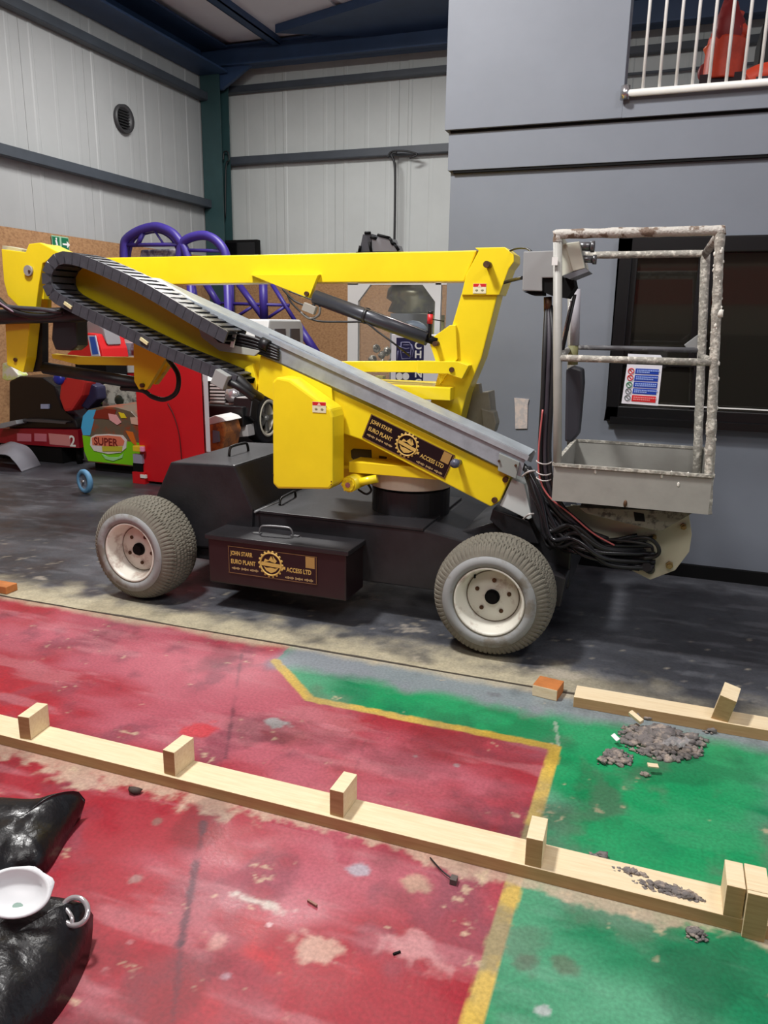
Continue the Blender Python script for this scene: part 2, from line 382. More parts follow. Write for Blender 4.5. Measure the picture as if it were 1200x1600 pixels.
# ---- clad walls: corrugated panels on dark rails, boarding below
def clad_panel(w, z0, z1):
    mb = MB(); prof = [(0, 0)]
    for k in range(3):
        a = w * (k + .5) / 3
        h = .003 if k else .008
        prof += [(a - .035, 0), (a - .02, h), (a + .02, h), (a + .035, 0)]
    prof += [(w - .004, 0), (w - .004, .02), (0, .02)]
    # drawn with the ribs towards -y
    pts = [(x, -h) for x, h in prof[:-2]] + [(w - .004, .03), (0, .03)]
    n = len(pts); mb.add([(x, y, z0) for x, y in pts] + [(x, y, z1) for x, y in pts],
                         [list(range(n))[::-1], list(range(n, 2 * n))] + [(i, (i + 1) % n, (i + 1) % n + n, i + n) for i in range(n)])
    return mb
wl = struct(MB().box((XL - .2, -7, -.1), (XL - .04, YB + .2, ZC)).build('wall_left', CLADL))
wb = struct(MB().box((XL - .2, YB + .04, -.1), (5, YB + .2, ZC)).build('wall_back', CLAD))
pl = clad_panel(1.0, 2.3, ZC - .02).build('cladding_panel', CLAD, wb, origin=(0, 0, 0))
for i in range(11):
    o = pl if i == 0 else bpy.data.objects.new('cladding_panel', pl.data)
    if i: COL.objects.link(o); o.parent = wb
    o.location = Vector((XL + i, YB, 0)) - ORG[wb.name]
pl2 = clad_panel(1.0, 2.4, ZC - .02).build('cladding_panel', CLADL, wl, origin=(0, 0, 0))
for i in range(9):
    o = pl2 if i == 0 else bpy.data.objects.new('cladding_panel', pl2.data)
    if i: COL.objects.link(o); o.parent = wl
    o.rotation_euler = (0, 0, math.pi / 2); o.location = Vector((XL, YB - 1 - i, 0)) - ORG[wl.name]
def boards(parent, org, step, n, ux, z1, rot):
    b0 = MB().box((0.003, 0, 0.007), (1.217, .018, z1)).build('osb_board', OSB, parent, origin=(0, 0, 0))
    for i in range(n):
        o = b0 if i == 0 else bpy.data.objects.new('osb_board', b0.data)
        if i: COL.objects.link(o); o.parent = parent
        o.rotation_euler = (0, 0, rot); o.location = Vector(org) + Vector(ux) * 1.22 * i - ORG[parent.name]
boards(wb, (XL, YB - .05, 0), 1.22, 6, (1, 0, 0), 2.28, 0)
boards(wl, (XL + .05, YB - 1.22, 0), 1.22, 8, (0, -1, 0), 2.44, math.pi / 2)
def rail(parent, a, b, h, d):
    a = Vector(a); b = Vector(b); t = (b - a)
    ey = Vector((0, 0, 1)); ez = t.cross(ey).normalized()
    mb = MB().obox((a + b) / 2, t / 2, ez * .008, ey * h / 2)
    mb.obox((a + b) / 2 + ey * h / 2 + ez * d / 2, t / 2, ez * d / 2, ey * .006)
    mb.obox((a + b) / 2 - ey * h / 2 + ez * d / 2, t / 2, ez * d / 2, ey * .006)
    mb.build('sheeting_rail', RAILM, parent)
for (x, y) in ((160, 171), ):
    pass
rail(wl, (XL + .14, 2, 3.21), (XL + .14, YB - .2, 3.21), .105, -.10)
rail(wl, (XL + .14, 2, 4.71), (XL + .14, YB - .2, 4.71), .10, -.10)
rail(wb, (XL + .1, YB - .14, 3.88), (5, YB - .14, 3.88), .10, -.10)
rail(wb, (XL + .1, YB - .14, 4.88), (5, YB - .14, 4.88), .08, -.10)
rail(wb, (-2.4, YB - .1, 4.62), (5, YB - .1, 4.62), .02, -.02)
# ---- column, rafter, eaves beam, ceiling
cx0, cx1 = P(320, 250, 10.95).x, P(349, 250, 10.95).x
mb = MB(); mb.box((cx0, 10.9, 0), (cx1, 10.92, 5.0)); mb.box((cx0, 11.14, 0), (cx1, 11.16, 5.0)); mb.box(((cx0 + cx1) / 2 - .01, 10.92, 0), ((cx0 + cx1) / 2 + .01, 11.14, 5.0))
col_ = struct(mb.build('trim_1', GRNST))
MB().box((cx0 - .04, 10.86, .007), (cx1 + .04, 11.2, .03)).build('base_plate', GRNST, col_)
za = P(350, 104, 10.9).z; zb2 = P(700, 76, 10.9).z
mb = MB(); zt = 5.36
mb.prism([(XL, za + .02), (cx1 + .5, za), (5, zb2), (5, zt), (XL, zt)], 10.98, 11.0)
mb.prism([(XL, za + .02), (cx1 + .5, za), (5, zb2), (5, zb2 + .02), (cx1 + .5, za + .02), (XL, za + .04)], 10.88, 11.12)
mb.prism([(XL, zt - .02), (5, zt - .02), (5, zt), (XL, zt)], 10.88, 11.12)
mb.prism([(cx0, za - .28), (cx1, za - .28), (cx1 + .5, za), (cx0, za + .05)], 10.96, 11.02)
struct(mb.build('trim_2', BLUST))
mb = MB().box((XL + .02, -2, 5.02), (XL + .06, 10.9, 5.38)); mb.box((XL + .02, -2, 5.0), (XL + .5, 10.9, 5.03)); mb.box((XL + .02, -2, 5.33), (XL + .5, 10.9, 5.36))
struct(mb.build('trim_3', BLUST))
ce = struct(MB().box((XL - .2, -7, ZC), (6, YB + .2, ZC + .1)).build('ceiling', CEIL))
for x in (P(425, 40, 10.8).x, P(425, 40, 10.8).x + 4.2):
    mb = MB().box((x - .07, -6, ZC - .13), (x - .055, 10.9, ZC)); mb.box((x - .07, -6, ZC - .13), (x + .07, 10.9, ZC - .115)); mb.box((x + .055, -6, ZC - .13), (x + .07, 10.9, ZC))
    mb.build('purlin', BLUST, ce)
gz = ZC - .14; gp = [G(430, 52, gz), G(600, 0, gz), G(690, -30, gz), G(760, 30, gz), G(700, 62, gz)]
MB().add([(p.x, p.y, z) for z in (gz, ZC - .035) for p in gp], [(4, 3, 2, 1, 0), (5, 6, 7, 8, 9)] + [(i, (i + 1) % 5, (i + 1) % 5 + 5, i + 5) for i in range(5)]).build('roof_brace', BLUST, ce)
x0 = XL + .5
for i in range(5):
    MB().box((x0 + 2.1 * i + .06, -6, ZC - .03), (x0 + 2.1 * i + 2.04, 10.9, ZC)).build('ceiling_panel', CEIL, ce)
# wall behind the viewer (seen only as a reflection in the window)
wf = struct(MB().box((-7, -7, 0), (6, -6.8, ZC)).build('wall_front', mat('cream_far_wall', (170, 160, 140), .7)))
MB().box((-7, -6.8, 1.9), (6, -6.77, 2.6)).build('wall_band', mat('red_far_band', (190, 40, 40), .6), wf)
MB().box((-5, -6.6, 0), (4, -5.6, 1.35)).build('counter_block', mat('dark_far_counter', (30, 30, 34), .6), wf)

# ---- grey partition with mezzanine
WY = 4.85
GX = P(700, 400, WY + .02).x
xo = P(975, 152, WY).x; zo = P(975, 152, WY).z
z1, z2 = P(697, 202, WY - .06).z, P(697, 266, WY - .03).z
wnx0 = P(957, 520, WY).x; wz0 = P(945, 655, WY).z; wz1 = P(970, 372, WY).z; wnx1 = 2.2
wr = struct(MB().box((GX, WY + .02, .007), (wnx0, WY + .14, z2 + .03)).box((wnx0, WY + .02, .007), (3.2, WY + .14, wz0))
            .box((wnx0, WY + .02, wz1), (3.2, WY + .14, z2 + .03)).box((wnx1, WY + .02, wz0), (3.2, WY + .14, wz1)).build('wall_right', GREYW))
MB().box((GX - .012, WY - .01, z2), (3.2, WY + .14, z1 + .03)).build('fascia_board', GREYW, wr, bevel=.003)
MB().box((GX - .03, WY - .04, z1), (xo, WY + .14, 4.6)).build('upper_panel', GREYW, wr, bevel=.003)
MB().box((xo, WY - .04, z1), (3.2, WY + .14, zo)).build('upper_panel', GREYW, wr)
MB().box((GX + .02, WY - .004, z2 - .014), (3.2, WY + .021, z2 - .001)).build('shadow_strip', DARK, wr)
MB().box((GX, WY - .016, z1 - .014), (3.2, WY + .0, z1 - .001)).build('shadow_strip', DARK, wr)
MB().box((GX, WY + .14, 2.5), (3.2, 8.5, 2.62)).build('mezzanine_deck', mat('grey_deck', (120, 122, 124), .7), wr)
struct(MB().box((GX, WY - .012, .007), (3.2, WY + .02, .085)).build('baseboard_right', DARK))
# small cream patch on the grey wall
pz = P(803, 670, WY).z; a = P(805, 670, WY + .012); b = P(824, 623, WY + .012)
mb = MB().prism([a, P(823, 670, WY), P(824, 632, WY), P(826, 624, WY), P(803, 622, WY), P(804, 640, WY)], WY + .012, WY + .021)
mb.build('filler_patch', mat('pinkish_filler', (206, 192, 184), .8, rgb2=(184, 178, 176), thr=.5, scale=30), wr)
# ---- window
wn = struct(MB().box((wnx0, WY - .02, wz0), (wnx0 + .075, WY + .1, wz1)).box((wnx0, WY - .02, wz0), (wnx1, WY + .1, wz0 + .085))
            .box((wnx0, WY - .02, wz1 - .085), (wnx1, WY + .1, wz1)).box((wnx1 - .08, WY - .02, wz0), (wnx1, WY + .1, wz1)).build('window_1', mat('black_window_frame', (17, 17, 19), .3), bevel=.006))
MB().box((wnx0 + .03, WY - .05, wz0 - .02), (wnx1, WY - .018, wz0 + .022)).build('window_sill', mat('black_window_frame', (17, 17, 19), .3), wn)
mx = P(1098, 450, WY).x
MB().box((mx, WY - .01, wz0 + .08), (mx + .05, WY + .09, wz1 - .08)).build('mullion', mat('black_window_frame', (17, 17, 19), .3), wn)
sa = [P(990, 0, WY).x, mx]
xa, xb = P(985, 470, WY).x, P(1090, 470, WY).x; zsa, zsb = P(1040, 560, WY).z, P(1040, 400, WY).z
mb = MB().box((wnx0 + .07, WY + .01, zsa - .045), (mx, WY + .07, zsa)).box((wnx0 + .07, WY + .01, zsb), (mx, WY + .07, zsb + .03))
mb.box((wnx0 + .07, WY + .01, zsa), (wnx0 + .105, WY + .07, zsb)).box((mx - .035, WY + .01, zsa), (mx, WY + .07, zsb))
mb.build('sash_frame', mat('black_sash', (12, 12, 14), .35), wn)
MB().box((wnx0 + .07, WY + .035, wz0 + .08), (mx, WY + .041, wz1 - .08)).build('pane', GLASS, wn)
MB().box((mx + .05, WY + .035, wz0 + .08), (wnx1 - .08, WY + .041, wz1 - .08)).build('pane', GLASS, wn)
zl = P(1100, 636, WY - .02).z
MB().box((P(1028, 632, WY).x, WY - .024, zl - .004), (wnx1, WY - .018, zl + .003)).build('white_bead', WHT, wn)
# dark room behind the window
rm = struct(MB().box((GX + .1, 8.4, 0), (3.2, 8.5, 2.5)).box((3.1, WY + .14, 0), (3.2, 8.4, 2.5)).box((GX, WY + .14, 0), (GX + .1, 8.5, 2.5)).build('wall_office', mat('dark_office_wall', (60, 52, 46), .8)))
MB().box((-.6, 8.3, 1.25), (.5, 8.38, 2.0)).build('wall_panel', mat('dull_red_panel', (130, 32, 36), .6), rm)
# ---- mezzanine railing
br = struct(MB().tube([(xo - .0, WY - .07, zo + .0), (3.0, WY - .07, zo + .0)], .019, 10).build('trim_4', WHT))
bars = [(1011, 60), (1037, 60), (1063, 60), (1089, 60), (1115, 60), (1142, 60), (1169, 60), (1195, 60)]
xs_ = [P(x, y, WY - .07).x for x, y in bars]; st = xs_[1] - xs_[0]
xs_ += [xs_[-1] + st * k for k in range(1, 10)]
b0 = MB().tube([(xs_[0], WY - .07, zo), (xs_[0], WY - .07, 3.85)], .0085, 8).build('baluster', WHT, br)
for x in xs_[1:]:
    o = b0.copy(); COL.objects.link(o); o.parent = br; o.location = b0.location + Vector((x - xs_[0], 0, 0))
MB().tube([(xo, WY - .07, 3.85), (3.0, WY - .07, 3.85)], .019, 10).build('top_rail', WHT, br)
MB().tube([(xo + .01, WY - .07, zo - .03), (xo + .01, WY - .07, zo + .04)], .025, 8).build('fixing_bracket', STEEL, br)
# ---- fittings on the hall walls
c = W(192, 186, XL + .02)
t = thing('wall_vent', 'round dark vent cover high on the pale left wall between two rails', 'vent', c)
MB().lathe([(.001, .0), (.12, .0), (.13, .02), (.17, .05), (.175, 0.0)], c, (1, 0, 0), 28).build('vent_ring', mat('dark_vent', (52, 52, 54), .5), t)
for k in range(-3, 4): MB().box((XL + .03, c.y - .1, c.z + k * .034 - .006), (XL + .05, c.y + .1, c.z + k * .034 + .006)).build('louvre', mat('dark_louvre', (30, 30, 32), .5), t)
c = W(95, 381, XL + .07)
t = thing('exit_sign', 'small green and white fire exit sign on the brown boarding', 'sign', c)
dy = (W(108, 381, XL + .07).y - W(82, 381, XL + .07).y) / 2; dz = .085
MB().box((XL + .062, c.y - dy, c.z - dz), (XL + .068, c.y + dy, c.z + dz)).build('sign_plate', mat('pale_green_sign', (150, 190, 160), .5), t)
GS = mat('green_sign_print', (24, 110, 74), .5)
MB().box((XL + .068, c.y - dy * .95, c.z - dz * .85), (XL + .07, c.y - dy * .12, c.z + dz * .85)).build('green_panel', GS, t)
MB().box((XL + .068, c.y + dy * .12, c.z - dz * .85), (XL + .07, c.y + dy * .95, c.z + dz * .85)).build('green_panel', GS, t)
mb = MB(); yy = c.y - dy * .5; mb.ball((XL + .072, yy, c.z + .05), .014, 8, (.2, 1, 1)); mb.obox((XL + .072, yy, c.z), (.002, 0, 0), (0, .012, .004), (0, -.01, .035)); mb.obox((XL + .072, yy + .02, c.z - .045), (.002, 0, 0), (0, .007, 0), (0, -.02, .025)); mb.obox((XL + .072, yy - .03, c.z - .04), (.002, 0, 0), (0, .007, 0), (0, .02, .02))
mb.build('running_figure', WHT, t)
mb = MB(); yy = c.y + dy * .5; mb.obox((XL + .072, yy, c.z), (.002, 0, 0), (0, .04, 0), (0, 0, .01)); mb.add([(XL + .073, yy + .03, c.z + .04), (XL + .073, yy + .08, c.z), (XL + .073, yy + .03, c.z - .04)], [(0, 1, 2)])
mb.build('arrow', WHT, t)
CAB = mat('black_cable', (28, 28, 30), .5)
Yc = YB - .24
tag(MB().tube(smooth([P(620, 238, Yc), P(612, 242, Yc), P(617, 262, Yc), P(617, 330, Yc), P(616, 395, Yc), P(616, 470, Yc)]), .018, 6).build('wall_cable', CAB), 'thick dark cable hanging down the back wall from the lower rail', 'cable')
tag(MB().tube(smooth([P(606, 246, Yc), P(612, 237, Yc), P(632, 236, Yc), P(652, 241, Yc), P(640, 247, Yc)]), .014, 6).build('wall_cable', CAB), 'coiled dark cable lying on the back wall rail', 'cable')
tag(MB().tube(smooth([P(349, 250, Yc - .1), P(350, 238, Yc - .1), P(356, 238, Yc - .1), P(358, 250, Yc - .1), P(353, 262, Yc - .1), P(352, 340, Yc - .1)]), .012, 6).build('wall_cable', CAB), 'thin dark cable looped beside the green column', 'cable')
c = P(371, 385, 11.1)
t = thing('wall_screen', 'flat black screen on the back wall beside the green column', 'screen', P(371, 398, 11.1))
a = P(341, 399, 11.1); b = P(402, 374, 11.1)
MB().box((a.x, 11.1, a.z - .1), (b.x, 11.2, b.z)).build('casing', DARK, t, bevel=.01)
MB().box((a.x + .04, 11.092, a.z - .06), (b.x - .04, 11.1, b.z - .04)).build('display', mat('dead_screen', (14, 14, 16), .15), t)
MB().box((a.x + .2, 11.2, a.z - .05), (b.x - .2, 11.345, b.z - .1)).build('wall_bracket', DARK, t)

# ================================================================== BOOM LIFT
LIFT = thing('boom_lift', 'yellow and black self-propelled boom lift with grey basket on dusty turf tyres', 'boom lift', (-1.6, 3.9, .007))
def PP(Y, *pts): return [P(x, y, Y) for x, y in pts]
# ---- wheels
WR, WW = .278, .27
def tyre_mesh():
    prof = []
    nA, nw = 360, 22
    vs = []; fs = []
    # cross-section: from inner bead (outer face) over the tread to the inner bead (far face); y across
    sec = [(.150, .012), (.162, .0), (.185, -.004), (.215, .0), (.240, .012), (.256, .026)]
    tw0, tw1 = .036, WW - .036
    k = 16
    tre = [(None, tw0 + (tw1 - tw0) * i / k) for i in range(k + 1)]
    full = sec + tre + [(r, WW - h) for r, h in sec[::-1]]
    for a in range(nA):
        th = 2 * math.pi * a / nA
        for r, h in full:
            if r is None:
                q = (h - tw0) / (tw1 - tw0)
                crown = WR - .016 * abs(2 * q - 1) ** 3
                ph = a / nA * 72 + .32 * math.sin(q * math.pi * 7)
                g = 1 if (ph % 1) < .30 else 0
                ring = 1 if abs((q * 8) % 1 - .5) > .44 and .1 < q < .9 else 0
                r2 = crown - .0075 * max(g, ring * .6)
            elif r > .235:
                g = 1 if (a / nA * 72 % 1) < .36 else 0
                r2 = r - .005 * g
            else: r2 = r
            vs.append((math.cos(th) * r2, h, math.sin(th) * r2))
    n = len(full)
    for a in range(nA):
        b = (a + 1) % nA
        fs += [(a * n + i, b * n + i, b * n + i + 1, a * n + i + 1) for i in range(n - 1)]
    m = MB(); m.add(vs, fs, False); return m
def side_band():
    m = MB(); m.lathe([(.166, -.0035), (.186, -.0075), (.214, -.0035), (.212, .002), (.186, -.002), (.168, .002)], (0, 0, 0), (0, 1, 0), 64, close=True); return m
def rim_mb():
    m = MB(); m.lathe([(.163, .004), (.158, -.002), (.150, .003), (.146, .02), (.132, .06), (.127, .09), (.122, .093), (.118, .088), (.05, .088), (.036, .084), (.033, .084), (.033, .105), (.10, .12), (.152, .12), (.158, .02)], (0, 0, 0), (0, 1, 0), 48, close=True); return m
protow = None
def wheel(x, y, flip, label, spin):
    global protow
    parts = []
    if protow is None:
        protow = dict(t=None)
        t = tyre_mesh().build('wheel', TYRE, LIFT, origin=(0, 0, 0))
        protow['t'] = t
        for nm, mb, m in (('sidewall', side_band(), WALLT), ('rim', rim_mb(), RIM)):
            o = mb.build(nm, m, t, origin=(0, 0, 0)); protow[nm] = o.data
        o = MB().tube([(math.cos(i * .1309) * .121, .0895, math.sin(i * .1309) * .121) for i in range(48)], .0022, 6, True).build('disc_groove', mat('brown_groove', (96, 84, 66), .7), t, origin=(0, 0, 0)); protow['disc_groove'] = o.data
        h = MB(); h.cyl((0, .07, 0), (0, .10, 0), .034, 20).cyl((0, .055, 0), (0, .075, 0), .026, 20)
        o = h.build('axle_hub', DARK, t, origin=(0, 0, 0)); protow['axle_hub'] = o.data
        bb = MB(); bb.cyl((0, .082, 0), (0, .09, 0), .010, 10).cyl((0, .078, 0), (0, .083, 0), .0055, 6)
        for k in range(5):
            a = math.radians(spin + 72 * k)
            if k == 0: o = bb.build('wheel_nut', BOLT, t, origin=(0, 0, 0)); protow['nut'] = o.data
            else: o = bpy.data.objects.new('wheel_nut', protow['nut']); COL.objects.link(o); o.parent = t
            o.location = (math.cos(a) * .078, 0, math.sin(a) * .078)
        v = MB().tube([(.04 - .125, .075, .10), (.04 - .118, .045, .092)], .005, 6).build('tyre_valve', DARK, t, origin=(0, 0, 0)); v.location = (0, 0, 0)
        r = t
    else:
        r = bpy.data.objects.new('wheel', protow['t'].data); COL.objects.link(r); r.parent = LIFT
        for nm in ('sidewall', 'rim', 'disc_groove', 'axle_hub'):
            o = bpy.data.objects.new(nm, protow[nm]); COL.objects.link(o); o.parent = r
        for k in range(5):
            a = math.radians(spin + 72 * k)
            o = bpy.data.objects.new('wheel_nut', protow['nut']); COL.objects.link(o); o.parent = r
            o.location = (math.cos(a) * .078, 0, math.sin(a) * .078)
    r.location = Vector((x, y, WR + .009)) - ORG[LIFT.name]
    r.rotation_euler = (0, 0, flip)
    if label: r['label'] = label
WFY = 3.205
xw1 = P(763, 947, WFY).x; xw0 = P(203, 880, WFY).x
wheel(xw1, WFY, 0, None, 90 - 3)
wheel(xw0, WFY, math.radians(-3), None, 60)
wheel(xw1, 4.56, math.pi, None, 40); wheel(xw0, 4.56, math.pi, None, 10)
for x in (xw0, xw1):
    MB().cyl((x, WFY + .10, WR), (x, 4.46, WR), .045, 16).build('axle', BLK, LIFT)
# ---- chassis
CY0, CY1 = 3.52, 4.26
zc = P(480, 809, CY0).z
xa, xb, xc = P(392, 801, CY0).x, P(668, 829, CY0).x, P(735, 848, CY0).x
zbot = .19
mb = MB(); mb.prism([(xw0 + .12, zbot), (xw1 + .28, zbot), (xw1 + .3, .34), (xc, P(730, 848, CY0).z), (xb, zc), (xw0 + .12, zc)], CY0, CY1)
mb.build('chassis_body', BLK, LIFT, bevel=.008)
MB().box((xa, CY0 - .006, zc - .002), (xb - .02, CY1 + .006, zc + .012)).build('deck_plate', BLK, LIFT, bevel=.003)
# battery hood, left
def hood(name, px, Y0, Y1, mt=BLK):
    return MB().prism([P(x, y, Y0) for x, y in px], Y0, Y1).build(name, mt, LIFT, bevel=.012)
hood('battery_hood', [(239, 786), (232, 850), (393, 862), (395, 797), (366, 727), (266, 722)], CY0 - .02, 4.30)
xh0 = P(300, 722, 3.7)
def handle(name, a, b, up, m, r=.006):
    a = Vector(a); b = Vector(b); up = Vector(up)
    o = MB().tube(smooth([a, a + up * .8 + (b - a) * .06, a + up + (b - a) * .22, b + up + (a - b) * .22, b + up * .8 + (a - b) * .06, b], 4), r, 8).build(name, m, LIFT)
    return o
zh = P(300, 723, CY0 - .02).z
hA = G(358, 712, zh); hB = G(388, 704, zh)
handle('grab_handle', hA, hB, (0, 0, .05), mat('dull_black_handle', (48, 48, 50), .4), .008)
hA = G(437, 789, zc + .012); hB = G(462, 775, zc + .012)
handle('grab_handle', hA, hB, (0, 0, .035), mat('dull_black_handle', (48, 48, 50), .4), .007)
MB().tube([G(398, 800, zc + .012), G(437, 784, zc + .012)], .006, 6).build('hatch_edge', mat('worn_edge', (120, 122, 124), .4), LIFT)
# front hood, right of the turntable
mb = MB().prism([(xb + .10, zc - .04), (xw1 + .05, zc + .10), (xw1 + .22, zc + .10), (xw1 + .3, zc - .04), (xw1 + .3, .24), (xb + .1, .24)], 3.66, 4.24)
mb.build('front_hood', BLK, LIFT, bevel=.01)
# tool box on the near side
TY0, TY1 = 3.30, CY0
tl = [P(322, 842, TY0), P(546, 866, TY0)]
xt0, xt1 = P(326, 870, TY0).x, P(541, 900, TY0).x; ztt = P(440, 852, TY0).z; ztb = P(440, 925, TY0).z
MB().box((xt0, TY0, ztb), (xt1, TY1 + .01, ztt)).build('tool_box', BLKM, LIFT, bevel=.008)
MB().box((xt0 - .012, TY0 - .012, ztt - .012), (xt1 + .015, TY1 + .0, ztt + .014)).build('tool_box_lid', BLK, LIFT, bevel=.006)
handle('lid_handle', G(405, 834, ztt + .014), G(458, 838, ztt + .014), (0, 0, .045), mat('worn_steel_handle', (120, 120, 122), .4, .6), .006)
for p in ((402, 834), (461, 838)):
    q = G(*p, ztt + .014); MB().box(q - Vector((.022, .012, 0)), q + Vector((.022, .012, .006))).build('handle_foot', mat('worn_steel_handle', (120, 120, 122), .4, .6), LIFT)
# ---- company plate (black and gold), used on the tool box and on the boom
def company_plate(o, u, v, w, h, n, name='nameplate'):
    """o: lower left corner, u/v: unit axes, w x h: size, n: towards the viewer"""
    u = Vector(u).normalized(); v = Vector(v).normalized(); n = Vector(n)
    pt = lambda a, b, d=0: Vector(o) + u * a * w + v * b * h + n * d
    base = MB().obox(pt(.5, .5, .001), u * w / 2, v * h / 2, n * .001).build(name, STK, LIFT)
    mb = MB(); e = .004
    for a, b, ca, cb in ((.5, .985, .5, 0), (.5, .015, .5, 0), (.008, .5, 0, .5), (.992, .5, 0, .5)):
        mb.obox(pt(a, b, .0025), u * (w * ca or e * .4), v * (h * cb or e * .4), n * .0006)
    mb.build('gold_border', mat('dull_gold_border', (122, 88, 56), .5), base)
    text('lettering', 'JOHN STARR', pt(.03, .68, .002), u, v, h * .215, GOLD, base, squeeze=w * .285 / (h * .215 * 6.6), bold=.02)
    text('lettering', 'EURO PLANT', pt(.03, .37, .002), u, v, h * .225, GOLD, base, squeeze=w * .315 / (h * .225 * 6.6), bold=.02)
    text('lettering', 'ACCESS LTD', pt(.665, .33, .002), u, v, h * .225, GOLD, base, squeeze=w * .315 / (h * .225 * 6.5), bold=.02)
    mb = MB()
    for x0, x1, y in ((.04, .35, .2), (.65, .96, .12)):
        k = 22
        for i in range(k):
            if i in (7, 14): continue
            a = x0 + (x1 - x0) * i / k
            mb.obox(pt(a + .005, y, .0022), u * w * .0045, v * h * (.022 + .012 * ((i * 7) % 3)), n * .0005)
    mb.build('small_print', mat('pale_gold_print', (190, 160, 110), .4), base)
    mb = MB()                               # square code replaced by a plain gold square
    mb.obox(pt(.925, .76, .0022), u * h * .17, v * h * .2, n * .0005); mb.build('gold_square', mat('dull_gold', (168, 132, 76), .4), base)
    c = pt(.49, .52, .002); R = h * .40; mb = MB()
    k = 48; ring = []
    for i in range(k): a = 2 * math.pi * i / k; ring.append(c + (u * math.cos(a) + v * math.sin(a)) * R + n * .001)
    mb.tube(ring, R * .08, 6, True)
    for i in range(18):
        a = 2 * math.pi * i / 18; mb.ball(c + (u * math.cos(a) + v * math.sin(a)) * R * 1.12 + n * .001, R * .12, 8, (1, .3, 1))
    mb.obox(c - v * R * .05 + n * .001, u * R * 1.1 + v * R * -.05, v * R * .16, n * .0008)
    q = [(-.7, .1), (-.55, .45), (-.2, .35), (.05, .75), (.3, .35), (.2, .8), (.6, .35), (.45, .15), (.15, .2), (-.1, .3)]
    mb.add([c + u * R * a + v * R * b + n * .0015 for a, b in q], [list(range(len(q)))])
    q = [(-.7, -.25), (-.45, -.6), (0, -.8), (.45, -.6), (.75, -.25), (.4, -.35), (0, -.3), (-.4, -.35)]
    mb.add([c + u * R * a + v * R * b + n * .0015 for a, b in q], [list(range(len(q)))])
    mb.obox(c + u * R * 1.2 - v * R * .2, u * R * .2, v * R * .12, n * .001)
    mb.build('gear_emblem', GOLD, base)
    return base
o_ = P(358, 897, TY0); r_ = P(496, 911, TY0); u_ = P(358, 855, TY0)
company_plate((o_.x, TY0 - .001, (o_.z + r_.z) / 2), (1, 0, 0), (0, 0, 1), r_.x - o_.x, u_.z - o_.z, (0, -1, 0))
# ---- turntable
DC = G(641, 817, zc + .012); DCx = P(642, 780, 3.9).x; DY = 3.9
MB().lathe([(.001, 0), (.212, 0), (.212, P(642, 772, DY - .2).z - zc), (.001, P(642, 772, DY - .2).z - zc)], (DCx, DY, zc), (0, 0, 1), 40, smooth=False).build('turntable_drum', BLK, LIFT)
zr0, zr1 = P(640, 770, DY - .22).z, P(640, 743, DY - .22).z
MB().lathe([(.001, zr0), (.205, zr0), (.226, zr0 + .006), (.228, zr1 - .004), (.222, zr1), (.001, zr1)], (DCx, DY, 0), (0, 0, 1), 40, smooth=False).build('turntable_ring', mat('cream_ring', (232, 222, 200), .5), LIFT)
MB().box((P(535, 735, DY - .1).x, DY - .2, zr1), (P(700, 735, DY).x, DY + .22, zr1 + .02)).build('turret_plate', YELD, LIFT, bevel=.004)
# turret body behind the boom
TB0, TB1 = 3.78, 4.06
tb = PP(TB0, (520, 640), (520, 768), (545, 735), (690, 742), (700, 660), (684, 605), (560, 604))
mb = MB().prism(PP(TB0, (512, 655), (512, 750), (700, 742), (690, 640), (600, 612), (540, 612)), TB0, TB0 + .012)
mb.prism(PP(TB1, (520, 655), (520, 735), (700, 735), (690, 640), (600, 612), (540, 612)), TB1, TB1 + .012)
mb.build('turret_cheek', YELD, LIFT)
MB().box(P(540, 618, TB0), P(704, 606, TB0) + Vector((0, TB1 - TB0 + .1, 0))).build('turret_cover', YEL, LIFT, bevel=.004)
a = P(548, 715, TB0 - .002); b = P(582, 700, TB0 - .002)
q = [(P(550, 703, TB0).x, P(550, 703, TB0).z)]
mb = MB().prism(PP(TB0 - .004, (548, 704), (552, 701), (580, 703), (581, 722), (556, 722), (549, 715)), TB0 - .004, TB0 - .0005)
mb.build('turret_slot', mat('dark_slot', (70, 62, 56), .6), LIFT)
MB().prism(PP(TB0 - .004, (592, 712), (604, 714), (604, 730), (592, 730)), TB0 - .004, TB0 - .0005).build('turret_slot', mat('dark_slot2', (60, 40, 20), .6), LIFT)
# slew motor and its mounting
mc = P(545, 757, 3.56)
mb = MB().cyl(mc, mc + Vector((.02, .19, .01)), .042, 18).cyl(mc + Vector((0, -.012, 0)), mc, .034, 12)
mb.cyl(mc + Vector((.02, .05, .0)), mc + Vector((.13, .07, .03)), .022, 12)
mb.build('slew_motor', YEL, LIFT)
MB().cyl(mc + Vector((0, -.016, 0)), mc + Vector((0, -.01, 0)), .014, 10).build('motor_shaft', STEEL, LIFT)
for k in range(6):
    a = k * math.pi / 3; MB().cyl(mc + Vector((math.cos(a) * .03, -.02, math.sin(a) * .03)), mc + Vector((math.cos(a) * .03, -.008, math.sin(a) * .03)), .006, 6).build('motor_bolt', YELD, LIFT)
MB().box(P(545, 738, 3.62), P(690, 733, 3.62) + Vector((0, .2, 0))).build('motor_bracket', YELD, LIFT, bevel=.003)
MB().box(P(545, 731, 3.64), P(575, 723, 3.64) + Vector((0, .08, 0))).build('hose_clamp', mat('grey_clamp', (150, 148, 120), .5), LIFT, bevel=.004)
MB().prism(PP(3.67, (585, 738), (600, 730), (606, 742)), 3.66, 3.67).build('ring_lug', mat('cream_ring', (232, 222, 200), .5), LIFT)
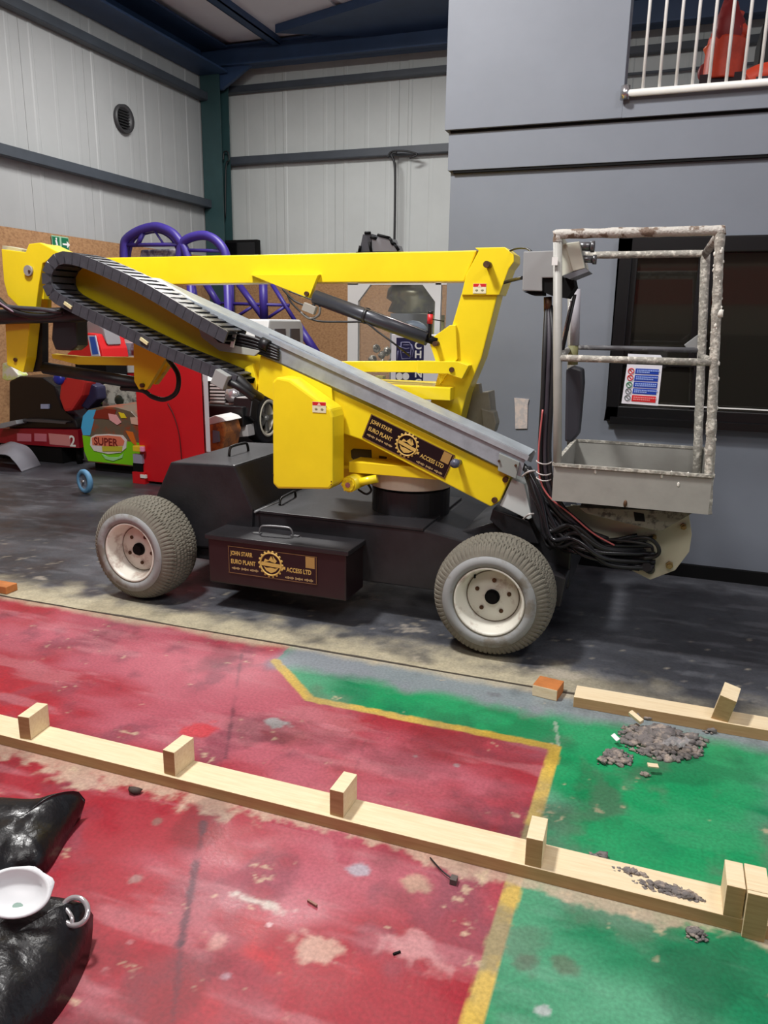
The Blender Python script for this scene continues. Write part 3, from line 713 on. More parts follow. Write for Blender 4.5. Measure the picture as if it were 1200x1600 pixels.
MB().tube(smooth([P(560, 765, 3.7), P(572, 772, 3.68), P(580, 766, 3.68), P(574, 755, 3.7)]), .006, 6).build('motor_hose', RUB, LIFT)

# ---- sticker boom (runs from the knuckle at upper left down to the basket)
BY0, BY1 = 3.60, 3.76
bp_ = [(106, 404), (215, 450), (400, 546), (424, 563), (500, 599), (800, 740), (781, 783), (767, 792), (564, 687), (518, 671), (395, 607), (108, 474)]
MB().prism(PP(BY0, *bp_), BY0, BY1).build('lower_boom', YEL, LIFT, bevel=.006)
MB().prism(PP(BY0 + .02, (76, 412), (84, 405), (108, 408), (110, 470), (84, 458)), BY0 + .02, BY1 - .02).build('boom_end_block', DARK, LIFT)  # plain black block put at the dark boom end inside the chain loop
MB().prism(PP(BY0 - .006, (409, 555), (428, 563), (520, 606), (525, 672), (470, 648), (404, 612)), BY0 - .02, BY0 - .001).build('boom_sleeve', YEL, LIFT, bevel=.003)
MB().prism(PP(BY0 - .022, (383, 575), (395, 568), (403, 600), (400, 612), (387, 600)), BY0 - .03, BY0 - .001).build('sleeve_pad', YEL, LIFT, bevel=.003)
for p in ((790, 749), (773, 781), (803, 741)):
    q = P(*p, BY0 - .004); MB().cyl(q + Vector((0, -.012, 0)), q + Vector((0, .006, 0)), .014, 12).build('boom_bolt', BOLT, LIFT)
# white end box of the inner boom
wb_ = PP(BY0 + .012, (800, 748), (819, 757), (831, 809), (826, 812), (781, 790))
MB().prism(wb_, BY0 + .012, BY1 - .012).build('inner_boom_end', mat('white_end_paint', (214, 220, 218), .45), LIFT, bevel=.003)
# black wedge under boom nose
MB().prism(PP(BY0 + .03, (770, 795), (826, 814), (842, 850), (800, 845), (765, 812)), BY0 + .03, BY1 - .02).build('boom_nose_block', BLK, LIFT, bevel=.004)
# plate on boom
o_ = P(566, 683, BY0); r_ = P(695, 748, BY0); t_ = P(579, 646, BY0)
uu = (r_ - o_).normalized(); vv = Vector((-uu.z, 0, uu.x))
company_plate(o_ + Vector((0, -.001, 0)), uu, vv, (r_ - o_).length, (t_ - o_).dot(vv), (0, -1, 0))
# stop knob on the boom
q = P(718, 722, BY0); MB().tube([q, q + Vector((0, -.05, .003)), q + Vector((.0, -.075, .006)), q + Vector((0, -.10, .008)), q + Vector((0, -.107, .008))], [.014, .014, .023, .021, .006], 14).build('boom_knob', mat('grey_blue_knob', (84, 88, 104), .35), LIFT)
# galvanised cable tray on top of the boom
KY0, KY1 = 3.575, 3.735
tr = [P(x, y, KY0) for x, y in ((430, 553), (430, 522), (824, 716), (818, 742), (790, 738))]
tray_lo = PP(KY0, (421, 521), (822, 714), (813, 745), (600, 640), (428, 562), (405, 545))
MB().prism(tray_lo, KY0, KY0 + .004).build('cable_tray_side', GALV, LIFT)
u1 = (P(822, 708, KY0) - P(240, 437, KY0)); 
A_, B_ = P(222, 434, KY0), P(826, 712, KY0)
nn = Vector((-(B_ - A_).z, 0, (B_ - A_).x)).normalized()
mb = MB()
for off, dy0, dy1 in ((0, -.006, .16),):
    mid = (A_ + B_) / 2; mb.obox((mid.x, (KY0 + dy0 + KY0 + dy1) / 2, mid.z + .002), (B_ - A_) / 2, (0, (dy1 - dy0) / 2, 0), nn * .003)
mb.obox((A_ + B_) / 2 + Vector((0, -.006, -.012)), (B_ - A_) / 2, (0, .0025, 0), nn * .012)
mb.obox((A_ + B_) / 2 + Vector((0, .155, -.03)), (B_ - A_) / 2, (0, .0025, 0), nn * .03)
mb.build('cable_tray_lid', mat('galvanised_lid', (172, 180, 186), .4, .25, var=.14, scale=14), LIFT)
q = P(785, 738, KY0)
MB().prism(PP(KY0 - .008, (780, 708), (812, 722), (806, 748), (778, 735)), KY0 - .012, KY0).build('tray_bracket', mat('grey_bracket', (150, 156, 152), .5), LIFT, bevel=.002)
for p in ((780, 720), (806, 727)):
    q = P(*p, KY0 - .012); MB().cyl(q + Vector((0, -.01, 0)), q, .006, 8).build('tray_bolt', BOLT, LIFT)
# open tray end with black hoses emerging
MB().prism(PP(KY0 - .01, (312, 508), (322, 514), (345, 535), (410, 548), (400, 556), (346, 548), (318, 527)), KY0 - .03, KY0 + .0).build('tray_lip', mat('pale_grey_lip', (166, 168, 158), .5), LIFT, bevel=.002)
for k in range(5):
    o0 = P(322, 508 + k * 5, KY0 - .02); o1 = P(432, 538 + k * 5 + 2, KY0 - .02)
    MB().tube(smooth([P(322, 500 + k * 5, KY0 - .03 + .01 * k), P(360, 518 + k * 5, KY0 - .032 + .006 * k), P(400, 530 + k * 5, KY0 - .03 + .003 * k), P(436, 546 + k * 4, KY0 - .012)]), .0085, 8).build('tray_hose', RUB, LIFT)
q = P(364, 528, KY0 - .045)
MB().prism(PP(KY0 - .045, (366, 514), (371, 515), (365, 543), (360, 542)), KY0 - .05, KY0 - .042).build('cable_tie', WHT, LIFT)
q = P(418, 542, KY0 - .03); MB().cyl(P(408, 535, KY0 - .02), P(420, 541, KY0 - .02), .03, 14).build('hose_gland', RUB, LIFT)
# ---- energy chain: links along a hairpin path
EY0, EY1 = 3.405, 3.59
def chainpath():
    up = [P(x, y, EY0) for x, y in ((352, 527), (300, 497), (220, 450), (150, 417), (112, 404))]
    lo = [P(x, y, EY0) for x, y in ((110, 478), (180, 512), (260, 551), (330, 580), (372, 598))]
    loop = [P(x, y, EY0) for x, y in ((90, 405), (76, 420), (73, 440), (82, 460))]
    return smooth(up + loop + lo, 8)
cp = chainpath()
seg = [0]
for i in range(1, len(cp)): seg.append(seg[-1] + (cp[i] - cp[i - 1]).length)
def atlen(s):
    for i in range(1, len(cp)):
        if seg[i] >= s: f = (s - seg[i - 1]) / (seg[i] - seg[i - 1]); return cp[i - 1].lerp(cp[i], f), (cp[i] - cp[i - 1]).normalized()
    return cp[-1], (cp[-1] - cp[-2]).normalized()
EC = MB().box((-.001, 0, -.001), (.001, .001, .001))
_m = MB(); _vs = []
for i, v in enumerate(cp):
    t_ = (cp[min(i + 1, len(cp) - 1)] - cp[max(i - 1, 0)]).normalized(); n_ = Vector((-t_.z, 0, t_.x)) * .014
    _vs += [v + n_ + Vector((0, .02, 0)), v + n_ + Vector((0, EY1 - EY0 - .02, 0)), v - n_ + Vector((0, EY1 - EY0 - .02, 0)), v - n_ + Vector((0, .02, 0))]
chain = _m.add(_vs, [(i * 4 + k, i * 4 + (k + 1) % 4, i * 4 + 4 + (k + 1) % 4, i * 4 + 4 + k) for i in range(len(cp) - 1) for k in range(4)]).build('energy_chain', RUB, LIFT)   # carried hoses as one flat band, made solid to cast full shade
lm = MB(); pit = .052; hh = .031; d = EY1 - EY0
for y in (0, d - .012):
    lm.box((-pit * .54, y, -hh), (pit * .54, y + .012, hh))
lm.box((-.014, .01, hh - .006), (.014, d - .01, hh - .0)); lm.box((-.014, .01, -hh + .0), (.014, d - .01, -hh + .006))
link0 = None; s = pit / 2
while s < seg[-1]:
    p, t = atlen(s)
    if link0 is None: o = lm.build('chain_link', CHN, chain, origin=(0, 0, 0)); link0 = o
    else: o = bpy.data.objects.new('chain_link', link0.data); COL.objects.link(o); o.parent = chain
    o.location = Vector((p.x, EY0, p.z)) - ORG[chain.name]
    o.rotation_euler = (0, -math.atan2(t.z, t.x), 0)
    s += pit
# clamp and hose tail at chain end, entering sleeve
MB().obox(P(352, 592, EY0 + .02), (.035, 0, -.017), (0, .06, 0), (.017, 0, .035)).build('chain_clamp', mat('grey_clamp_block', (150, 152, 150), .5), LIFT, bevel=.004)
MB().tube(smooth([P(345, 583, EY0 + .04), P(370, 592, EY0 + .03), P(392, 612, EY0 + .05), P(408, 622, EY0 + .12)]), [.028] * 6 + [.03] * 6 + [.024] * 6 + [.02], 10).build('chain_hose', RUB, LIFT)
MB().tube(smooth([P(345, 592, EY0 + .02), P(372, 604, EY0 + .0), P(396, 622, EY0 + .05)]), .02, 8).build('chain_hose', RUB, LIFT)
for p in ((106, 477), (225, 533)):
    MB().obox(P(*p, EY0 - .004), (.022, 0, -.013), (0, .004, 0), (.004, 0, .007)).build('link_tab', mat('cream_tab', (218, 208, 160), .5), LIFT)
# ---- knuckle at upper left
NY0, NY1 = 3.56, 3.60
kn = [(2, 389), (40, 394), (45, 381), (62, 379), (95, 396), (66, 412), (60, 447), (55, 487), (36, 486), (12, 462), (6, 440)]
MB().prism(PP(NY0, *kn), NY0, NY1).build('knuckle_plate', YEL, LIFT, bevel=.004)
MB().prism(PP(NY0, (45, 383), (62, 380), (98, 397), (66, 412), (46, 400)), NY0 + .001, NY0 + .15).build('knuckle_cap', YEL, LIFT, bevel=.004)
q = P(46, 423, NY0); MB().cyl(q + Vector((0, -.014, 0)), q, .029, 24).build('pivot_cap', mat('grey_pin_cap', (150, 146, 142), .5), LIFT)
q = P(46, 424, NY0 - .014); MB().cyl(q + Vector((0, -.004, 0)), q, .008, 8).build('pivot_screw', BOLT, LIFT)
MB().prism(PP(NY1 + .02, (5, 388), (40, 396), (62, 398), (60, 500), (20, 500), (10, 462)), NY0 + .13, NY0 + .16).build('knuckle_plate', YELD, LIFT)
MB().prism(PP(3.62, (8, 384), (38, 390), (38, 395), (8, 390)), 3.60, 3.70).build('knuckle_shim', mat('pale_shim', (186, 180, 150), .6), LIFT)
MB().prism(PP(3.62, (12, 500), (51, 504), (45, 560), (40, 582), (15, 570), (14, 540)), 3.60, 3.68).build('knuckle_arm', YEL, LIFT, bevel=.004)
q = P(25, 562, 3.60); MB().cyl(q + Vector((0, -.01, 0)), q + Vector((0, .005, 0)), .012, 10).build('arm_pin', BOLT, LIFT)
MB().prism(PP(3.68, (46, 500), (64, 500), (64, 580), (42, 582)), 3.69, 3.74).build('knuckle_post', BLK, LIFT)
MB().prism(PP(3.6, (60, 445), (68, 450), (68, 468), (59, 466)), 3.60, 3.66).build('knuckle_lug', YEL, LIFT, bevel=.003)
# black cylinder and hoses crossing the knuckle
MB().cyl(P(-60, 497, 3.52), P(134, 491, 3.6), .042, 16).build('lift_cylinder', BLK, LIFT)
MB().tube(smooth([P(-60, 420, 3.50), P(-10, 462, 3.49), P(20, 486, 3.49), P(60, 494, 3.52), P(100, 490, 3.56)]), .018, 8).build('hydraulic_hose', RUB, LIFT)
MB().tube(smooth([P(-40, 440, 3.47), P(-5, 470, 3.46), P(22, 488, 3.48)]), .006, 6).build('hose_wire', mat('mauve_wire', (132, 108, 122), .5), LIFT)
MB().tube(smooth([P(-40, 470, 3.5), P(20, 480, 3.49), P(70, 484, 3.52), P(130, 495, 3.6)]), .012, 8).build('hydraulic_hose', CHN, LIFT)
MB().prism(PP(3.63, (84, 500), (120, 500), (122, 540), (112, 548), (88, 547), (82, 530)), 3.62, 3.72).build('cylinder_cover', mat('dark_green_grey_cover', (52, 60, 64), .5), LIFT, bevel=.012)
# lower link under the chain
LY = 3.70
MB().prism(PP(LY, (80, 553), (125, 557), (260, 559), (260, 572), (122, 570), (82, 560)), LY, LY + .05).build('link_bar', YEL, LIFT, bevel=.003)
MB().cyl(P(70, 575, LY), P(225, 600, LY), .036, 16).build('link_cylinder', BLK, LIFT)
MB().prism(PP(LY - .03, (212, 535), (262, 560), (233, 608), (222, 611), (213, 595)), LY - .05, LY - .02).build('link_bracket', YELD, LIFT, bevel=.002)
q = P(224, 602, LY - .05); MB().cyl(q + Vector((0, -.02, 0)), q, .012, 10).build('link_pin', BOLT, LIFT)
MB().prism(PP(LY + .05, (243, 592), (262, 568), (270, 572), (250, 600)), LY + .0, LY + .04).build('link_bracket', YELD, LIFT)
MB().tube(smooth([P(262, 560, LY - .03), P(278, 585, LY - .05), P(276, 612, LY - .06), P(258, 624, LY - .06), P(238, 620, LY - .05), P(222, 610, LY - .04), P(190, 607, LY)]), .0135, 8).build('link_hose', RUB, LIFT)

# ---- upper (horizontal) boom, post and head
UY0, UY1 = 3.86, 4.00
MB().prism(PP(UY0, (96, 404), (150, 403), (745, 391), (725, 440), (420, 442), (160, 446), (96, 447)), UY0, UY1).build('upper_boom', YEL, LIFT, bevel=.006)
MB().prism(PP(UY0 - .012, (742, 387), (789, 386), (803, 397), (803, 409), (795, 420), (780, 461), (721, 461), (728, 430), (748, 392)), UY0 - .014, UY1 + .014).build('boom_head', YEL, LIFT, bevel=.004)
q = P(804, 405, UY1); MB().prism([q + Vector((-.03, 0, .03)), q + Vector((.01, 0, .01)), q + Vector((-.01, 0, -.09)), q + Vector((-.04, 0, -.06))], UY1 - .05, UY1 + .03).build('head_lug', YEL, LIFT, bevel=.003)
MB().prism(PP(UY0, (721, 458), (778, 458), (752, 560), (729, 615), (716, 668), (706, 690), (655, 690), (667, 650), (676, 614), (697, 540)), UY0, UY1).build('post', YEL, LIFT, bevel=.006)
MB().prism(PP(UY0 - .02, (703, 508), (672, 530), (672, 538), (680, 562), (688, 600), (715, 560), (712, 508)), UY0 - .024, UY0 + .01).build('cylinder_bracket', YEL, LIFT, bevel=.003)
MB().prism(PP(UY0 - .05, (400, 566), (652, 564), (654, 582), (400, 580)), UY0 - .05, UY0 + .0).build('stay_bar', YEL, LIFT, bevel=.003)
MB().prism(PP(UY0 - .06, (652, 564), (715, 565), (733, 571), (722, 592), (700, 584), (652, 583)), UY0 - .065, UY0 + .01).build('stay_fork', YEL, LIFT, bevel=.003)
for p, r in (((709, 577), .013), ((683, 537), .013), ((763, 414), .016)):
    q = P(*p, UY0 - .03); MB().cyl(q + Vector((0, -.045, 0)), q + Vector((0, .03, 0)), r, 14).build('pivot_pin', BOLT, LIFT)
MB().prism(PP(UY0 - .02, (391, 429), (500, 429), (497, 432), (484, 466), (476, 466), (455, 455)), UY0 - .03, UY0 - .001).build('ram_bracket', YEL, LIFT, bevel=.002)
q = P(480, 459, UY0 - .03); MB().cyl(q + Vector((0, -.015, 0)), q + Vector((0, .02, 0)), .012, 12).build('pivot_pin', BOLT, LIFT)
ra, rb = P(492, 464, UY0 - .02), P(668, 529, UY0 - .02)
rm_ = mat('dark_grey_ram', (62, 64, 70), .32, .2)
m1 = ra.lerp(rb, .46)
ram = MB().cyl(ra, rb, .037, 24).build('hydraulic_ram', rm_, LIFT)
MB().cyl(ra.lerp(rb, .45), ra.lerp(rb, .475), .042, 24).build('ram_collar', mat('dark_collar', (40, 40, 44), .4), ram)
MB().cyl(ra.lerp(rb, .97), ra.lerp(rb, 1.08), .02, 12).build('ram_rod', DARK, ram)
MB().tube([m1 + Vector((0, -.02, .035)), rb + Vector((0, -.02, .035))], .004, 6).build('ram_pipe', STEEL, ram)
RY = UY0 - .04
MB().tube(smooth([P(448, 458, RY), P(458, 476, RY), P(490, 500, RY), P(540, 503, RY), P(570, 504, RY), P(590, 518, RY), P(620, 540, RY), P(640, 556, RY + .1)]), .0055, 6).build('ram_hose', RUB, LIFT)
MB().tube(smooth([P(442, 452, RY), P(460, 470, RY), P(480, 478, RY), P(492, 476, RY)]), .006, 6).build('ram_hose', RUB, LIFT)
MB().tube(smooth([P(452, 455, RY), P(470, 462, RY), P(490, 470, RY), P(500, 480, RY)]), .004, 6).build('ram_hose', RUB, LIFT)
MB().obox(P(484, 482, RY), (.035, 0, -.012), (0, .015, 0), (.008, 0, .02)).build('hose_valve', mat('pale_valve', (176, 172, 160), .4, .3), LIFT, bevel=.003)
MB().tube(smooth([P(470, 488, RY), P(484, 498, RY), P(498, 492, RY), P(500, 480, RY)]), .007, 6).build('valve_hose', mat('grey_hose', (110, 106, 100), .5), LIFT)
# warning labels
def warn(x, y, Y):
    a = P(x - 10.5, y + 7.5, Y); b = P(x + 10.5, y - 8, Y); s = (b.x - a.x)
    o = MB().box((a.x, Y - .0025, a.z), (b.x, Y - .0005, b.z)).build('warning_label', mat('pale_label', (226, 222, 186), .5), LIFT)
    h = b.z - a.z
    MB().box((a.x + .001, Y - .0032, a.z + h * .68), (b.x - .001, Y - .0024, b.z - .001)).build('red_header', RED, o)
    cx = (a.x + b.x) / 2
    MB().add([(cx - h * .2, Y - .0036, a.z + h * .66), (cx + h * .2, Y - .0036, a.z + h * .66), (cx, Y - .0036, a.z + h * .97)], [(0, 1, 2)]).build('triangle_mark', mat('pink_mark', (240, 190, 170), .5), o)
    mb = MB()
    for k in (-1, 1): mb.ball((cx + k * s * .22, Y - .003, a.z + h * .32), h * .13, 8, (1.2, .1, .9))
    mb.build('pictogram', mat('olive_mark', (140, 140, 104), .5), o)
warn(749.5, 451, UY0 - .014); warn(499, 636.5, 3.43)
# red-ended switch above the ram
q = P(672, 530, UY0 - .03)
sw = MB().cyl(P(671, 528, UY0 - .03), P(673, 488, UY0 - .03), .010, 12).build('limit_switch', RUB, LIFT)
MB().cyl(P(671.5, 506, UY0 - .03), P(672.5, 491, UY0 - .03), .0145, 12).build('red_band', RED, sw)
MB().cyl(P(672.5, 491, UY0 - .03), P(673, 486, UY0 - .03), .013, 12).build('switch_cap', RUB, sw)
MB().tube([P(676, 499, UY0 - .03), P(694, 502, UY0)], .003, 6).build('switch_wire', RUB, sw)
# valve block behind the post
VY = 4.04
vm = mat('grey_beige_valve', (140, 136, 122), .55, var=.15, scale=12)
v0 = MB().prism(PP(VY, (728, 618), (764, 612), (768, 655), (758, 668), (722, 662)), VY, VY + .14).build('valve_block', vm, LIFT, bevel=.006)
MB().prism(PP(VY - .02, (752, 638), (772, 644), (776, 662), (772, 676), (756, 672)), VY - .03, VY + .06).build('solenoid', vm, v0, bevel=.005)
MB().prism(PP(VY - .01, (736, 600), (748, 600), (750, 618), (734, 618)), VY, VY + .06).build('solenoid', vm, v0, bevel=.005)
MB().cyl(P(763, 674, VY), P(764, 685, VY), .018, 10).build('valve_plug', mat('dark_blue_plug', (30, 32, 60), .4), v0)
MB().prism(PP(VY, (726, 662), (758, 668), (752, 674), (722, 668)), VY, VY + .08).build('valve_base', mat('grey_base', (112, 114, 120), .5), v0)
# ---- yellow cover box on the near side of the turret
XY0 = 3.43
bx = PP(XY0, (425, 596), (432, 589), (452, 593), (516, 639), (520, 652), (520, 758), (514, 765), (434, 764), (426, 756))
MB().prism(bx, XY0, BY0 - .022).build('turret_side_cover', YEL, LIFT, bevel=.012)
for p in ((425, 740), (516, 752), (516, 757)):
    q = P(*p, XY0); MB().cyl(q + Vector((0.006, -.002, 0)), q + Vector((.006, .001, 0)), .003, 8).build('cover_screw', BOLT, LIFT)
# ---- basket
QY0, QY1 = 3.36, 4.14
bk = [P(865, 729, QY0), P(1111, 740, QY0), P(1110, 797, QY0), P(862, 789, QY0)]
bx0, bx1 = (bk[0].x + bk[3].x) / 2, (bk[1].x + bk[2].x) / 2
bz0, bz1 = (bk[2].z + bk[3].z) / 2, (bk[0].z + bk[1].z) / 2
TZ = (P(868, 371, QY0).z + P(1133, 353, QY0).z) / 2
mb = MB().box((bx0 + .007, QY0 + .007, bz0 + .004), (bx1 - .007, QY1 - .007, bz0 + .016))
mb.box((bx0, QY0, bz0), (bx1, QY0 + .006, bz1)); mb.box((bx0, QY1 - .006, bz0), (bx1, QY1, bz1)); mb.box((bx0, QY0 + .0065, bz0), (bx0 + .006, QY1 - .0065, bz1 - .0005)); mb.box((bx1 - .006, QY0 + .0065, bz0), (bx1, QY1 - .0065, bz1 - .0005))
bsk = mb.build('basket', BASK, LIFT)
mb = MB()
for a, b in (((bx0, QY0, bz1), (bx1, QY0, bz1)), ((bx0, QY1, bz1), (bx1, QY1, bz1)), ((bx0, QY0, bz1), (bx0, QY1, bz1)), ((bx1, QY0, bz1), (bx1, QY1, bz1))):
    a = Vector(a); b = Vector(b); t = (b - a) / 2; s_ = Vector((0, .009, 0)) if abs(t.x) > abs(t.y) else Vector((.009, 0, 0))
    mb.obox((a + b) / 2, t, s_, (0, 0, .006))
mb.build('toeboard_edge', FLAK, bsk)
lx, rx = bx0 + .012, bx1 - .012
def lumpy(pts, r, k, amp=.12):
    pts = smooth(pts, k); return pts, [r * (1 + amp * noise.noise(p * 22)) for p in pts]
LEAN = ((P(869, 371, QY0).x - lx) + (P(1127, 356, QY0).x - rx)) / 2 / (TZ - bz1)
def pipe(name, pts, r, m, n=12, amp=0, k=10):
    pts = [Vector((p[0] + LEAN * (p[2] - bz1), p[1], p[2])) for p in pts]
    if amp: p_, r_2 = lumpy(pts, r, k, amp); return MB().tube(p_, r_2, n).build(name, m, bsk)
    return MB().tube(pts, r, n).build(name, m, bsk)
ztr = P(1133, 353, QY0).z - .004; ztl = P(868, 371, QY0).z
pipe('top_rail', [(lx, QY0 + .02, TZ - .03), (lx + .004, QY0 + .02, TZ - .006), (lx + .03, QY0 + .02, TZ), (0, QY0 + .02, TZ), (rx - .01, QY0 + .02, TZ), (rx + .006, QY0 + .02, TZ - .002)], .0195, RUST, amp=.16, k=12)
pipe('corner_post', [(lx, QY0 + .02, bz0), (lx, QY0 + .02, 1.2), (lx, QY0 + .02, TZ - .02)], .0185, BASK)
pipe('corner_post', [(rx, QY0 + .02, bz0), (rx, QY0 + .02, 1.0), (rx, QY0 + .02, 1.4), (rx, QY0 + .02, TZ)], .019, FLAK, amp=.22, k=26)
mzr = (P(880, 565, QY0).z + P(1108, 561, QY0).z) / 2
pipe('mid_rail', [(lx, QY0 + .02, mzr), (rx, QY0 + .02, mzr)], .0145, FLAK)
bl = P(893, 688, QY1).x; brr = P(1091, 690, QY1).x
btz = (P(916, 404, QY1).z + P(1102, 392, QY1).z) / 2; bmz = (P(902, 546, QY1).z + P(1084, 543, QY1).z) / 2
pipe('back_post', [(brr, QY1 - .02, bz0), (brr, QY1 - .02, 1.2), (brr, QY1 - .02, btz)], .021, FLAK, amp=.15, k=14)
pipe('back_post', [(bl, QY1 - .02, bz0), (bl, QY1 - .02, btz)], .021, BASK)
pipe('back_rail', [(bl, QY1 - .02, btz), (0, QY1 - .02, btz), (brr, QY1 - .02, btz)], .017, FLAK, amp=.12)
pipe('back_rail', [(bl, QY1 - .02, bmz), (brr, QY1 - .02, bmz)], .013, mat('dark_grey_pipe', (90, 90, 94), .5, rgb2=(160, 160, 158), thr=.56, scale=12))
pipe('side_rail', [(rx, QY0 + .02, TZ - .01), (brr, QY1 - .02, btz)], .018, RUST)
pipe('side_rail', [(rx, QY0 + .02, mzr), (brr, QY1 - .02, bmz - .03)], .016, FLAK)
pipe('side_rail', [(lx, QY0 + .02, TZ - .01), (bl, QY1 - .02, btz)], .018, BASK)
pipe('side_rail', [(lx, QY0 + .02, mzr), (bl, QY1 - .02, bmz)], .014, BASK)
c = P(1087, 536, QY1); MB().obox(c, (.035, 0, .03), (0, .02, 0), (-.018, 0, .02)).build('gate_latch', mat('grey_latch', (136, 138, 138), .5), bsk, bevel=.004)
random.seed(4)
mb = MB()
for k in range(30):
    z = random.uniform(bz1, TZ); a = random.uniform(0, 6.28); q = Vector((rx + LEAN * (z - bz1) + math.cos(a) * .018, QY0 + .02 - abs(math.sin(a)) * .016, z)); mb.ball(q, random.uniform(.003, .007), 6, (1, .6, 1.6), .5)
mb.ball((rx + LEAN * (P(1125, 490, QY0).z - bz1) + .014, QY0 + .005, P(1125, 490, QY0).z), .014, 8, (.9, .5, 1.2), .6)
o = mb.build('plaster_flakes', mat('white_flakes', (224, 222, 212), .8), bsk); o['kind'] = 'stuff'
mb = MB()
for p in ((1034, 744), (1060, 757), (930, 737), (905, 730), (1075, 741), (1049, 739)): mb.ball(P(*p, QY0 - .001), .007, 6, (.8, .2, 1.6), .5)
mb.build('paint_drips', mat('white_flakes', (224, 222, 212), .8), bsk)['kind'] = 'stuff'
q = P(977, 787, QY0); MB().ball(q, .012, 8, (.7, .5, 1.4)).build('rust_nub', BOLT, bsk)
# operator control box (pale) and grey junction box
CY = 3.42
cb = MB(); c0 = [P(x, y, CY) for x, y in ((883, 378), (905, 377), (914, 420), (878, 431), (876, 390))]
cb = MB().prism(PP(CY, (882, 380), (905, 377), (914, 419), (895, 424)), CY, CY + .17).prism(PP(CY + .01, (876, 382), (884, 380), (897, 424), (878, 432)), CY + .01, CY + .17).build('control_box', mat('pale_control_box', (206, 206, 190), .45), bsk, bevel=.004)
MB().prism(PP(CY, (878, 431), (914, 419), (920, 424), (890, 436)), CY + .0, CY + .17).build('control_base', mat('grey_base', (112, 114, 120), .5), cb)
for p, r in (((916, 384), .018), ((919, 404), .015)):
    q = P(*p, CY + .05); MB().cyl(q + Vector((-.04, 0, 0)), q + Vector((.02, -.01, -.005)), r, 12).cyl(q + Vector((.02, -.01, -.005)), q + Vector((.035, -.01, -.005)), r * 1.3, 12).build('control_knob', mat('steel_knob', (120, 120, 122), .3, .7), cb)
JY = 3.50
jb = MB().prism(PP(JY, (818, 393), (877, 391), (877, 434), (847, 434), (847, 455), (816, 454)), JY, JY + .12).build('junction_box', mat('mid_grey_box', (148, 150, 150), .5), bsk, bevel=.004)
MB().prism(PP(JY + .01, (848, 434), (895, 434), (898, 448), (886, 466), (862, 462), (848, 456)), JY + .01, JY + .14).build('box_recess', DARK, jb)
MB().prism(PP(JY, (816, 455), (847, 456), (847, 461), (830, 461)), JY + .02, JY + .12).build('box_underside', DARK, jb)
MB().cyl(P(856, 464, JY + .06), P(856, 486, JY + .06), .018, 12).build('cable_gland', BOLT, jb)
MB().tube(smooth([P(794, 393, UY0), P(808, 388, 3.8), P(822, 388, 3.65), P(830, 393, 3.56)]), .005, 6).build('box_cable', RUB, jb)
MB().tube(smooth([P(786, 442, UY0), P(800, 438, 3.8), P(816, 434, 3.58)]), .008, 6).build('box_cable', RUB, jb)
MB().obox(P(867, 408, QY0 - .006), (.012, 0, 0), (0, .002, 0), (0, 0, .016)).build('white_tag', WHT, bsk)
# tall grey tube, gas strut and black sleeve at the left back of the basket
MB().tube([P(900, 452, 3.9), P(898, 540, 3.9)], .022, 12).build('gate_post', mat('pale_mauve_pipe', (168, 166, 172), .5), bsk)
MB().tube([P(896, 540, 3.9), P(895, 570, 3.9)], .024, 12).build('post_sleeve', mat('olive_sleeve', (120, 118, 76), .6), bsk)
MB().tube([P(893, 470, 3.7), P(877, 540, 3.7)], .006, 8).build('gate_strut', STEEL, bsk)
MB().tube([P(898, 460, 3.7), P(876, 560, 3.7)], .009, 8).build('gate_strut', CAB, bsk)
MB().prism(PP(3.66, (884, 577), (894, 572), (910, 577), (911, 600), (904, 680), (893, 692), (882, 690)), 3.66, 3.76).build('manual_holder', mat('dark_grey_holder', (52, 54, 60), .4), bsk, bevel=.012)
# safety sign tied to the mid rail
SY = QY0 - .008
sg = MB().prism(PP(SY, (980, 569), (1035, 571), (1028, 634), (971, 630)), SY - .003, SY).build('safety_sign', mat('white_sign', (226, 228, 236), .35), bsk)
MB().prism(PP(SY + .03, (981, 553), (1032, 555), (1037, 562), (1035, 566), (980, 563)), SY + .045, SY + .05).build('sign_fold', mat('white_sign', (226, 228, 236), .35), sg)
BLU = mat('blue_print', (28, 66, 168), .35); PB = mat('pale_blue_print', (150, 176, 236), .4); PR = mat('pale_red_print', (236, 140, 140), .4)
def spx(fx, fy):                            # position on the sign, fractions from its top left
    a = Vector((980, 569, 0)).lerp(Vector((1035, 571, 0)), fx); b = Vector((971, 630, 0)).lerp(Vector((1028, 634, 0)), fx); q = a.lerp(b, fy); return (q.x, q.y)
rows = [(.10, .235, BLU), (.265, .41, BLU), (.435, .575, BLU), (.60, .735, BLU), (.775, .93, RED)]
for k, (f0, f1, m) in enumerate(rows):
    bar = MB().prism(PP(SY - .003, spx(.26, f0), spx(.92, f0), spx(.92, f1), spx(.26, f1)), SY - .0042, SY - .003).build('text_panel', m, sg)
    mb = MB()
    for j, w in ((.33, .6), (.66, .35 + .12 * (k % 3))):
        fm = f0 + (f1 - f0) * j
        x = .3
        while x < .3 + w:
            l = .03 + .02 * random.random(); mb.prism(PP(SY - .0042, spx(x, fm - .016), spx(x + l, fm - .016), spx(x + l, fm + .016), spx(x, fm + .016)), SY - .005, SY - .0042); x += l + .012
    mb.build('small_print', PB if m is BLU else PR, sg)
